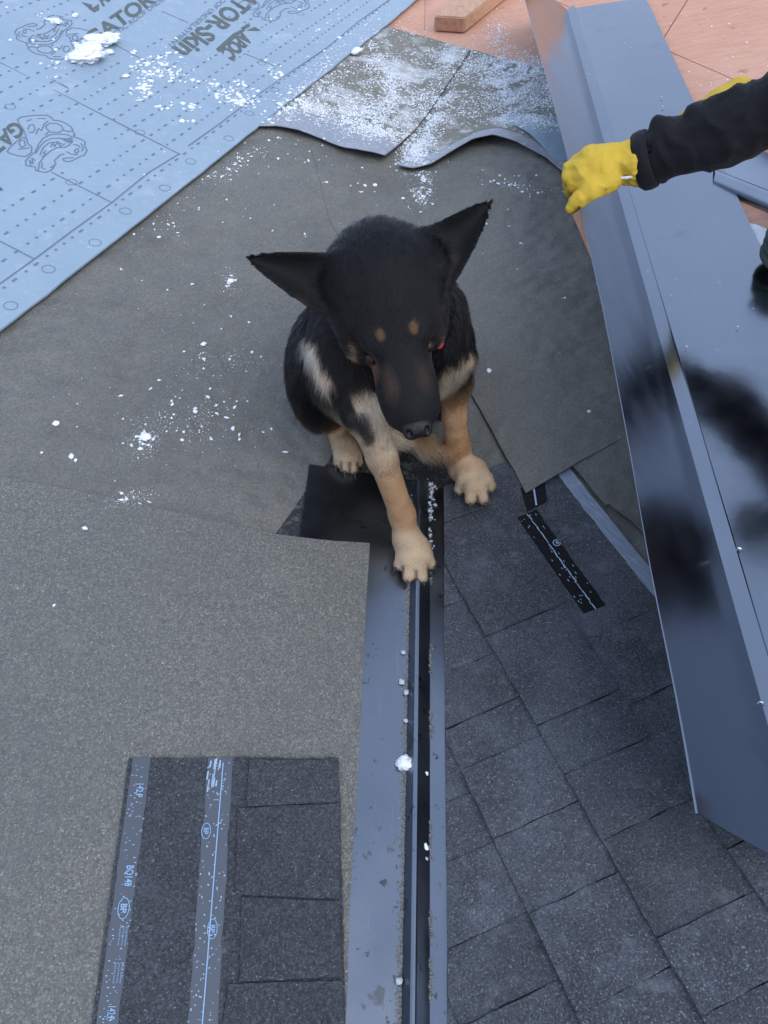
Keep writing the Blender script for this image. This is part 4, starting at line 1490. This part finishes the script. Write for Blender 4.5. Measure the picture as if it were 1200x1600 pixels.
# far hind foot under the belly
# tail swept forward under the belly, its tip between the forelegs
tl = [hips + np.array([-.02, -.05, -.12]), np.array(roof(*on(560, 600)[:2], .05)), at(610, 672, 1.46), at(655, 692, 1.46), at(694, 708, 1.47)]
D.cone(tl[0], tl[1], .04, .035, k=.02, col=BLK, fur=.03)
D.cone(tl[1], tl[2], .030, .024, k=.02, col=(.05, .035, .025), flow=tl[3] - tl[1], fur=.030)
D.cone(tl[2], tl[3], .022, .015, k=.015, col=(.34, .22, .125), flow=tl[4] - tl[2] + np.array([0, -.02, -.02]), fur=.036)
D.cone(tl[3], tl[4], .018, .009, k=.01, col=GREY, flow=tl[4] - tl[2] + np.array([0, -.04, -.02]), fur=.040)
# head
D.ball(hp(-.010, 0, -.014), (.086, .070, .066), HAX, k=.03, col=BLK, flow=back, fur=.007)
D.ball(hp(.048, 0, -.020), (.055, .058, .046), HAX, k=.03, col=BLK, flow=back, fur=.006)
for s in (-1, 1):
    D.ball(hp(.024, s * .046, -.055), (.056, .034, .045), HAX, k=.025, col=BLK, flow=(HU * -.6 - HA * .9 + HS * s * .3), fur=.016)
    D.ball(hp(.070, s * .031, .006), (.022, .016, .013), HAX, k=.014, col=BLK, flow=back, fur=.006)     # brow
    D.ball(hp(.140, s * .026, -.044), (.048, .018, .022), HAX, k=.015, col=BLK, flow=back, fur=.005)     # lip
D.cone(hp(.075, 0, -.026), hp(HLEN - .034, 0, -.028), .044, .0335, k=.016, col=BLK, flow=back, fur=.0065)
D.cone(hp(.05, 0, -.075), hp(HLEN - .045, 0, -.060), .036, .024, k=.018, col=BLK, flow=back, fur=.007)
D.ball(hp(HLEN - .014, 0, -.030), (.020, .0225, .020), HAX, k=.010, col=(.008, .008, .009), flow=back, fur=.001)
# eye sockets
for s in (-1, 1):
    D.ball(hp(.089, s * .041, -.0135), (.012, .009, .008), HAX, k=.006, carve=True)
# ears
def ear(tip, b1, b2, col=BLK, cup=.45, fold=0.0):
    D.plate(at(*tip), at(*b1), at(*b2), CAM + np.array([0, -.2, -.6]), w_exp=.9, cup=cup, th=.0055, k=.012, col=col, fur=.004, fold=fold)
ear((383, 401, 1.085), (520, 400, 1.115), (494, 483, 1.135), cup=.75)
D.cone(at(516, 442, 1.135), at(548, 442, 1.125), .024, .040, k=.03, col=BLK, flow=(-.7, 0, .3), fur=.014)
ear((771, 312, 1.10), (655, 370, 1.13), (706, 440, 1.145), cup=.75)
D.cone(at(684, 404, 1.145), at(656, 414, 1.13), .023, .040, k=.03, col=BLK, flow=(.7, .3, .2), fur=.014)

V, Q = D.surface(.0034, 2)
print('dog verts', len(V))
Nn = vnormals(V, Q)


def coat(X, N):
    """the coat's own colours: black saddle and mask, tan points"""
    c, fl, h = D.blend(X, .010)
    pxy = proj(X)
    P3 = (X - HO) @ HAX.T
    nz = np.array([mnoise.noise(Vector(x * 45)) for x in X])
    def paint(mask, col, amt=1.0):
        w = np.clip(mask, 0, 1)[:, None] * amt
        return c * (1 - w) + np.array(col) * w
    onhead = (np.linalg.norm(P3 / np.array([.22, .13, .13]), axis=1) < 1)
    def spot(a, s, r, soft=.35, asp=1.0, u=None):
        d = np.sqrt(((P3[:, 0] - a) / (r * asp)) ** 2 + ((P3[:, 1] - s) / r) ** 2) + nz * .22
        m = np.clip((1 - d) / soft, 0, 1) * onhead * (P3[:, 2] > -.075)
        return m
    for s in (-1, 1):
        c = paint(spot(.072, s * .0235, .0072, asp=1.5), (.14, .075, .035), .7)          # eyebrow spots
        c = paint(spot(.138, s * .024, .0150, soft=1.0, asp=2.3), (.075, .045, .032), .8 if s < 0 else .45)         # sides of the muzzle
        c = paint(spot(.108, s * .048, .016, soft=.8, asp=1.3), (.13, .07, .04), .8 if s < 0 else .3)
        c = paint(spot(.086, s * .066, .0115, asp=1.9), (.30, .18, .10), .8 if s < 0 else .3)
    # inner ear edges, lower front
    for cx, cy, rx, ry in ((470, 472, 14, 13), (712, 405, 9, 10)):
        d = np.hypot((pxy[:, 0] - cx) / rx, (pxy[:, 1] - cy) / ry)
        c = paint(np.clip(1.2 - d, 0, 1) * (N @ (CAM - X.mean(0)) > 0), (.10, .05, .028), .2)
    # legs: warm carpus, black mark on the near forearm
    def at_point(P, r, col, amt, soft=.4):
        d = np.linalg.norm(X - P, axis=1) / r + nz * .2
        return paint(np.clip((1 - d) / soft, 0, 1), col, amt)
    c = at_point(at(632, 800, 1.385), .030, (.34, .19, .095), .6)
    c = at_point(at(716, 695, 1.465), .034, (.30, .155, .07), .7)
    Zc = (X - CAM) @ FWD
    def seg(p, q, r, col, amt=.95, z0=0, z1=9, soft=.35):
        p = np.array(p, float); q = np.array(q, float); e = q - p
        t_ = np.clip(((pxy - p) @ e) / (e @ e), 0, 1)
        d = np.linalg.norm(pxy - p - t_[:, None] * e, axis=1) / r + nz * .28
        return paint(np.clip((1 - d) / soft, 0, 1) * (Zc > z0) * (Zc < z1), col, amt)
    c = seg((484, 530), (514, 604), 12, (.52, .42, .31), .95, 1.19, 1.55)
    c = seg((508, 604), (524, 630), 13, (.46, .31, .18), .9, 1.25, 1.6)
    c = seg((572, 630), (606, 692), 29, (.53, .42, .30), .95, 1.15, 1.45)
    c = seg((519, 560), (534, 612), 9, (.006, .006, .007), 1.0, 1.0, 1.6)
    c = seg((534, 612), (556, 655), 8, (.006, .006, .007), 1.0, 1.0, 1.6)
    c = seg((522, 610), (545, 658), 12, (.006, .006, .007), 1.0, 1.0, 1.42)
    c = seg((566, 655), (576, 685), 13, (.03, .027, .027), .9, 1.15, 1.45)
    c = seg((545, 640), (560, 665), 9, (.03, .027, .027), .9, 1.15, 1.45)
    c = seg((688, 606), (726, 566), 21, (.52, .40, .27), .9, 1.15, 1.5)
    for a_, b_ in (((650, 892), (651, 920)), ((630, 886), (628, 906)), ((669, 888), (670, 906)), ((724, 772), (724, 790)), ((746, 776), (747, 800)), ((763, 768), (766, 784)), ((533, 722), (533, 744)), ((546, 724), (547, 748)), ((558, 722), (560, 742))):
        c = seg(a_, b_, 3.6, (.09, .05, .032), .85, 1.2, 1.75, .7)  # crease shade between the toes, painted as dark lines into the coat
    c = at_point(at(487, 640, 1.50), .020, (.35, .36, .38), .7)
    c = c * (1 + .18 * nz[:, None])
    return np.clip(c, .004, .9), fl, h


colv, flv, furv = coat(V, Nn)
M['coat_skin'] = mat('coat_skin', (1, 1, 1), .75, attr='Col', spec=.25, bumps=[('noise', 300, .3, .002)])
dbody = np_obj('body', V, Q, M['coat_skin'], dog, True, colv * .8)

# fur: hair curves combed along the flow
m = bpy.data.materials.new('fur')
m.use_nodes = True
t = m.node_tree
for n in list(t.nodes): t.nodes.remove(n)
o_ = t.nodes.new('ShaderNodeOutputMaterial'); hb_ = t.nodes.new('ShaderNodeBsdfHairPrincipled')
at_ = t.nodes.new('ShaderNodeAttribute'); at_.attribute_name = 'fur_colour'
hb_.parametrization = 'COLOR'
hb_.inputs['Roughness'].default_value = .26
hb_.inputs['IOR'].default_value = 1.31
hb_.inputs['Radial Roughness'].default_value = .55
t.links.new(at_.outputs['Color'], hb_.inputs['Color']); t.links.new(hb_.outputs[0], o_.inputs['Surface'])
M['fur'] = m


def grow(n, seed=3):
    r = np.random.default_rng(seed)
    tri = np.concatenate([Q[:, [0, 1, 2]], Q[:, [0, 2, 3]]])
    A = np.linalg.norm(np.cross(V[tri[:, 1]] - V[tri[:, 0]], V[tri[:, 2]] - V[tri[:, 0]]), axis=1)
    tc = V[tri].mean(1); tn = Nn[tri].mean(1)
    facing = np.clip(((CAM - tc) * tn).sum(1) / np.linalg.norm(CAM - tc, axis=1) + .35, .12, 1)
    fl = furv[tri].mean(1)
    wgt = A * facing * np.where(fl < .004, 0, np.where(fl < .011, 2.6, 1.2))
    ti = r.choice(len(tri), n, p=wgt / wgt.sum())
    u, v = r.random(n), r.random(n)
    sw = u + v > 1; u[sw] = 1 - u[sw]; v[sw] = 1 - v[sw]
    w = np.stack([1 - u - v, u, v], -1)
    def ip(a): return (a[tri[ti]] * w.reshape(n, 3, *([1] * (a.ndim - 1)))).sum(1)
    P = ip(V); N = ip(Nn); N /= np.linalg.norm(N, axis=1, keepdims=True)
    F_ = ip(flv); Cc = ip(colv); L = ip(furv) * r.uniform(.6, 1.25, n)
    F_ = F_ - (F_ * N).sum(1, keepdims=True) * N
    F_ = F_ / (np.linalg.norm(F_, axis=1, keepdims=True) + .05)
    cl = np.array([[mnoise.noise(Vector(p * 60 + np.array([k * 31.0, 0, 0]))) for k in range(3)] for p in P])
    F_ = F_ + cl * .75 + r.normal(0, .16, (n, 3))
    d = F_ - (F_ * N).sum(1, keepdims=True) * N
    d = d / (np.linalg.norm(d, axis=1, keepdims=True) + 1e-6)
    K_ = 5
    pts = np.zeros((n, K_, 3)); s = np.linspace(0, 1, K_)
    lift = r.uniform(.22, .48, n)
    for k in range(K_):
        f = s[k]
        pts[:, k] = P - N * .001 + (d * (f * (.75 + .25 * f))[..., None] if np.ndim(f) else d * f * (.75 + .25 * f)) * L[:, None] + N * (L * lift * (f - .42 * f * f))[:, None] + np.array([0, 0, -1.0]) * (L * .10 * f * f)[:, None]
    cm = np.array([mnoise.noise(Vector(p * 130)) for p in P])
    Cc = np.clip(Cc * (r.uniform(.6, 1.4, (n, 1)) + .55 * cm[:, None]), .003, .85)
    return pts, Cc, L


NH = 150000
pts, Cc, L = grow(NH)
cu = bpy.data.hair_curves.new('fur')
cu.add_curves([5] * NH)
cu.position_data.foreach_set('vector', pts.astype(np.float32).ravel())
ra = cu.attributes.get('radius') or cu.attributes.new('radius', 'FLOAT', 'POINT')
rad = np.linspace(1, .15, 5)[None] * (.00026 + .0095 * L[:, None])
ra.data.foreach_set('value', rad.astype(np.float32).ravel())
ca = cu.attributes.new('fur_colour', 'FLOAT_COLOR', 'CURVE')
ca.data.foreach_set('color', np.concatenate([Cc, np.ones((NH, 1))], 1).astype(np.float32).ravel())
cu.materials.append(M['fur'])
fo_ = bpy.data.objects.new('fur', cu)
link(fo_, dbody)

# eyes, nose, claws, collar tag
def ball_obj(name, c, r, axes, m, parent, sub=3):
    Vb, Fb = _ico(sub)
    W = (Vb * np.array(r)) @ axes + np.array(c)
    return np_obj(name, W, Fb, m, parent)
for s in (-1, 1):
    ball_obj('eye', hp(.087, s * .041, -.0195), (.0095, .0085, .0085), HAX, M['eye'], dog)
nb = Body()
nb.ball(hp(HLEN - .008, 0, -.020), (.0170, .0200, .0150), HAX, k=.006)
nb.ball(hp(HLEN - .002, .010, -.022), (.013, .011, .014), HAX, k=.006); nb.ball(hp(HLEN - .002, -.010, -.022), (.013, .011, .014), HAX, k=.006)
for s in (-1, 1):
    nb.ball(hp(HLEN + .004, s * .0128, -.012), (.0065, .0032, .0045), HAX, k=.004, carve=True)
Vn, Qn = nb.surface(.0013, 2)
np_obj('nose', Vn, Qn, M['nose'], dog)
for tips in (tR, tL, tH):
    for ti, d in tips:
        a = ti + d * .009 + np.array([0, 0, .002]); b = ti + d * .0225 + np.array([0, 0, -.0075])
        Vc, Fc = [], []
        u = np.cross(d, (0, 0, 1)); u /= np.linalg.norm(u); w_ = np.cross(u, d)
        for k_, (f, rr) in enumerate(((0, .0034), (.5, .0026), (.85, .0015), (1, .0004))):
            c = a + (b - a) * f + np.array([0, 0, .0022 * math.sin(f * 3.14)])
            for j in range(7):
                an = 2 * math.pi * j / 7
                Vc.append(c + (u * math.cos(an) * .75 + w_ * math.sin(an)) * rr)
        for k_ in range(3):
            for j in range(7):
                Fc.append((k_ * 7 + j, k_ * 7 + (j + 1) % 7, (k_ + 1) * 7 + (j + 1) % 7, (k_ + 1) * 7 + j))
        mesh_obj('claw', Vc, Fc, M['claw'], dog, smooth=True)
tgc = at(685, 535, 1.165)
tgn = (CAM - tgc) / np.linalg.norm(CAM - tgc)
u = np.cross(tgn, (0, 0, 1)); u /= np.linalg.norm(u); v = np.cross(u, tgn)
Vt, Ft = [], []
for zz in (-.0012, .0012):
    for j in range(24):
        a = 2 * math.pi * j / 24
        Vt.append(tgc + u * math.cos(a) * .0085 + v * math.sin(a) * .0095 + tgn * zz)
Ft = [tuple(range(24))[::-1], tuple(range(24, 48))] + [(j, (j + 1) % 24, 24 + (j + 1) % 24, 24 + j) for j in range(24)]
mesh_obj('collar_tag', Vt, Ft, M['red_tag'], dog)
# ------------------------------------------------------------------ snow
def roof_h(px, py):
    """height of what lies uppermost there, good enough for grains of snow"""
    e = (np.array(on(px, py)[:2]) - pe) @ pn
    if e > 0: return HB + .0012
    if py < 262 and 400 < px < 880:
        return .0115
    return .0055


def scatter(blobs, smin, smax):
    P, Z = [], []
    for px, py, sx, sy, ang, n in blobs:
        ca, sa = math.cos(math.radians(ang)), math.sin(math.radians(ang))
        for _ in range(n):
            a, b = rng.normal(0, sx), rng.normal(0, sy)
            x, y = px + a * ca - b * sa, py + a * sa + b * ca
            if x < -80 or y < -60: continue
            q = on(x, y)
            if mnoise.noise(Vector((q[0] * 22, q[1] * 15, 4.0))) + .6 * mnoise.noise(Vector((q[0] * 60, q[1] * 60, 1.0))) < rng.uniform(-.7, .35): continue
            P.append(roof(q[0], q[1], roof_h(x, y))); Z.append(smin + (smax - smin) * rng.random() ** 3)
    return P, Z


from mathutils.bvhtree import BVHTree
dg = bpy.context.evaluated_depsgraph_get()
dg.update()
trees = []
for o in list(COL.objects):
    if o.type == 'MESH' and o.parent is not None and o.parent.name.split('.')[0] in ('felt_flap', 'felt_sheet', 'membrane_offcut', 'underlayment_sheet', 'roof_deck', 'wooden_board'):
        if 'printed' in o.name: continue
        ev = o.evaluated_get(dg)
        me = ev.to_mesh()
        vs_ = [v.co.copy() for v in me.vertices]; ps_ = [tuple(p.vertices) for p in me.polygons]
        mwx = o.matrix_world.copy()
        trees.append(BVHTree.FromPolygons([mwx @ v for v in vs_], ps_))
        ev.to_mesh_clear()


def settle(P):
    """drop every grain on to the uppermost surface under it"""
    out = []
    for p in P:
        z = -9
        for tr in trees:
            h = tr.ray_cast(Vector((p[0], p[1], 3)), Vector((0, 0, -1)))
            if h[0] is not None and h[0].z > z: z = h[0].z
        out.append((p[0], p[1], z + .0006 if z > -5 else p[2]))
    return np.array(out)


# drifts of powder on the two felt flaps and the plywood edge
fine = [(590, 105, 14, 26, -20, 520), (612, 140, 16, 30, -25, 620), (640, 165, 40, 22, 10, 620), (570, 180, 28, 14, 15, 760), (560, 195, 26, 14, 20, 420),
        (505, 165, 16, 20, -35, 420), (470, 175, 16, 10, -35, 300), (520, 120, 22, 20, -45, 260), (600, 215, 30, 10, 10, 380), (665, 205, 12, 30, 22, 600), (650, 245, 14, 12, 15, 420), (690, 165, 22, 22, 0, 420),
        (745, 125, 40, 16, 8, 560), (780, 95, 10, 26, -8, 560), (795, 140, 16, 22, 0, 640), (835, 130, 28, 20, 8, 800), (850, 165, 16, 12, 0, 260), (770, 170, 40, 16, 0, 320), (720, 100, 40, 12, 10, 420), (820, 110, 40, 8, 12, 420),
        (840, 95, 26, 8, 15, 160), (790, 88, 9, 22, -14, 260), (815, 104, 26, 7, 14, 220), (775, 72, 6, 10, -10, 60), (640, 52, 20, 5, 18, 60), (560, 45, 60, 20, -10, 60), (640, 70, 50, 20, 8, 60), (660, 290, 8, 18, 10, 120), (800, 200, 40, 8, 4, 160), (840, 205, 30, 8, 4, 260), (720, 60, 60, 40, 0, 70), (690, 30, 60, 40, 0, 40), (1120, 60, 60, 60, 0, 40), (1110, 135, 40, 16, 0, 30)]
fine = [(a, b, c, d, e, int(n * 4.6)) for a, b, c, d, e, n in fine]
P, Z = scatter(fine, .0007, .0036)
o = lumps('powder_snow', settle(P), np.array(Z) * 1.0, M['snow'], flat=.5)
tag(o, 'powder snow drifted over the felt flaps and plywood edge', kind='stuff')
# the finest frost: a thin dust of tiny flakes round the drifts
OCT = (np.array([(1, 0, 0), (-1, 0, 0), (0, 1, 0), (0, -1, 0), (0, 0, 1), (0, 0, -1)], float), np.array([(0, 2, 4), (2, 1, 4), (1, 3, 4), (3, 0, 4), (2, 0, 5), (1, 2, 5), (3, 1, 5), (0, 3, 5)]))
dust = [(a, b, c * 1.15, d * 1.15, e, int(n * 1.6)) for a, b, c, d, e, n in fine] + [(225, 135, 26, 20, -20, 1600), (370, 160, 34, 12, 5, 1500), (450, 150, 30, 16, -35, 1400), (140, 85, 40, 24, -10, 1000), (300, 660, 44, 20, 0, 900), (225, 690, 20, 14, -30, 600), (350, 565, 40, 14, 0, 500), (205, 780, 18, 9, -10, 400), (360, 265, 34, 9, -35, 900), (655, 295, 12, 18, 0, 700), (800, 292, 50, 10, 12, 700), (360, 442, 8, 10, 0, 300)]
P, Z = scatter(dust, .0004, .0012)
o = lumps('frost_dust', settle(P), np.array(Z), M['snow'], flat=.5, base=OCT)
tag(o, 'thin dust of frost round the snow drifts and crumbs', kind='stuff')
# crumbs scattered over the felt behind and left of the dog
crumbs = [(260, 350, 18, 14, 0, 34), (320, 545, 14, 10, 0, 24), (355, 565, 30, 10, 0, 30), (300, 660, 36, 16, 0, 90), (225, 690, 12, 10, -30, 60), (250, 640, 60, 40, 0, 60), (350, 640, 30, 30, 0, 50), (205, 780, 14, 8, -10, 40), (360, 442, 5, 8, 10, 34), (370, 262, 26, 7, -35, 70), (345, 270, 26, 6, -35, 60), (440, 235, 40, 14, 0, 60), (520, 270, 60, 18, 0, 60), (560, 300, 60, 30, 0, 30),
          (250, 560, 130, 90, 0, 60), (400, 330, 80, 40, 0, 40), (800, 290, 40, 8, 14, 60), (830, 300, 24, 5, 14, 40), (780, 340, 80, 50, 0, 20), (860, 410, 50, 50, 0, 12), (820, 560, 60, 80, 0, 12), (970, 690, 20, 30, 0, 5), (100, 900, 160, 120, 0, 14), (390, 690, 30, 20, 0, 16), (300, 300, 40, 20, -35, 24), (120, 700, 60, 60, 0, 12), (655, 300, 10, 14, 0, 60)]
P, Z = scatter(crumbs, .0009, .0062)
o = lumps('snow_crumbs', settle(P), np.array(Z) * .8, M['snow'], flat=.55)
tag(o, 'snow crumbs scattered over the felt around the dog', kind='stuff')
# crumbled snow on the blue sheet
blue_s = [(235, 120, 14, 14, 0, 190), (250, 112, 18, 8, -25, 200), (225, 150, 10, 8, 0, 140), (275, 125, 22, 8, 10, 110), (285, 132, 10, 6, 0, 60), (365, 160, 16, 8, 6, 220), (385, 168, 12, 5, 0, 120), (345, 150, 18, 8, 15, 80), (430, 125, 7, 8, 0, 80), (378, 145, 10, 5, 0, 60), (270, 175, 12, 4, 0, 50), (295, 200, 8, 3, 0, 30), (305, 178, 8, 3, 0, 24), (95, 115, 14, 8, 0, 30), (460, 160, 18, 10, -35, 160), (435, 190, 14, 8, -35, 70), (60, 40, 50, 30, 0, 40), (150, 60, 80, 50, 0, 40), (300, 230, 120, 60, -30, 40), (85, 38, 12, 6, 0, 30), (500, 40, 50, 40, 0, 24)]
P, Z = scatter(blue_s, .001, .0085)
o = lumps('snow_crumbs', settle(P), np.array(Z), M['snow'], flat=.5)
tag(o, 'crumbled snow lying on the blue underlayment sheet', kind='stuff')
SG = 'snow clumps on the blue sheet'
for i, (x, y, w, st, lab) in enumerate([
    (136, 92, .058, (1.15, .95), 'biggest white snow clump on the printed line emblem of the blue sheet'),
    (158, 68, .050, (1.2, .8), 'second snow clump, on the dark lettering just above the biggest clump'),
    (170, 84, .018, (1, 1), 'small snow lump just right of the two big clumps on the blue sheet'),
    (197, 120, .012, (1, 1), 'single snow crumb on the blue sheet between the big clumps and the crumbled patch'),
    (118, 26, .014, (1.2, .8), 'snow crumb near the top of the blue sheet, left of the printed logo'),
    (557, 81, .026, (1.3, .7), 'oval snow lump perched on the edge of the blue sheet near the plywood'),
    (86, 36, .022, (1.5, .7), 'dirty beige crumb of snow above the upper printed emblem')]):
    o = chunk('snow_clump', x, y, HB, w * .85, M['snow'], lab, 'snow', SG, flat=.36, sub=4 if w > .03 else 3, seed=20 + i, stretch=st)
CG = 'snow crumbs on the felt'
for i, (x, y, w, lab) in enumerate([
    (88, 663, .009, 'lone white crumb far left on the felt, level with the muzzle'),
    (101, 1017, .006, 'tiny lone white crumb on the lower left felt sheet'),
    (586, 290, .010, 'white crumb on the felt between the ears, just below the left flap'),
    (360, 440, .012, 'snow crumb standing alone left of the dog, beside its ear tip'),
    (228, 684, .014, 'largest crumb of the scattered snow left of the dog'),
    (318, 538, .008, 'crumb at the top of the trail of snow left of the dog')]):
    chunk('snow_crumb', x, y, .005, w * .7, M['snow'], lab, 'snow', CG, flat=.4, sub=3, seed=50 + i)

print('objects', len(S.objects))
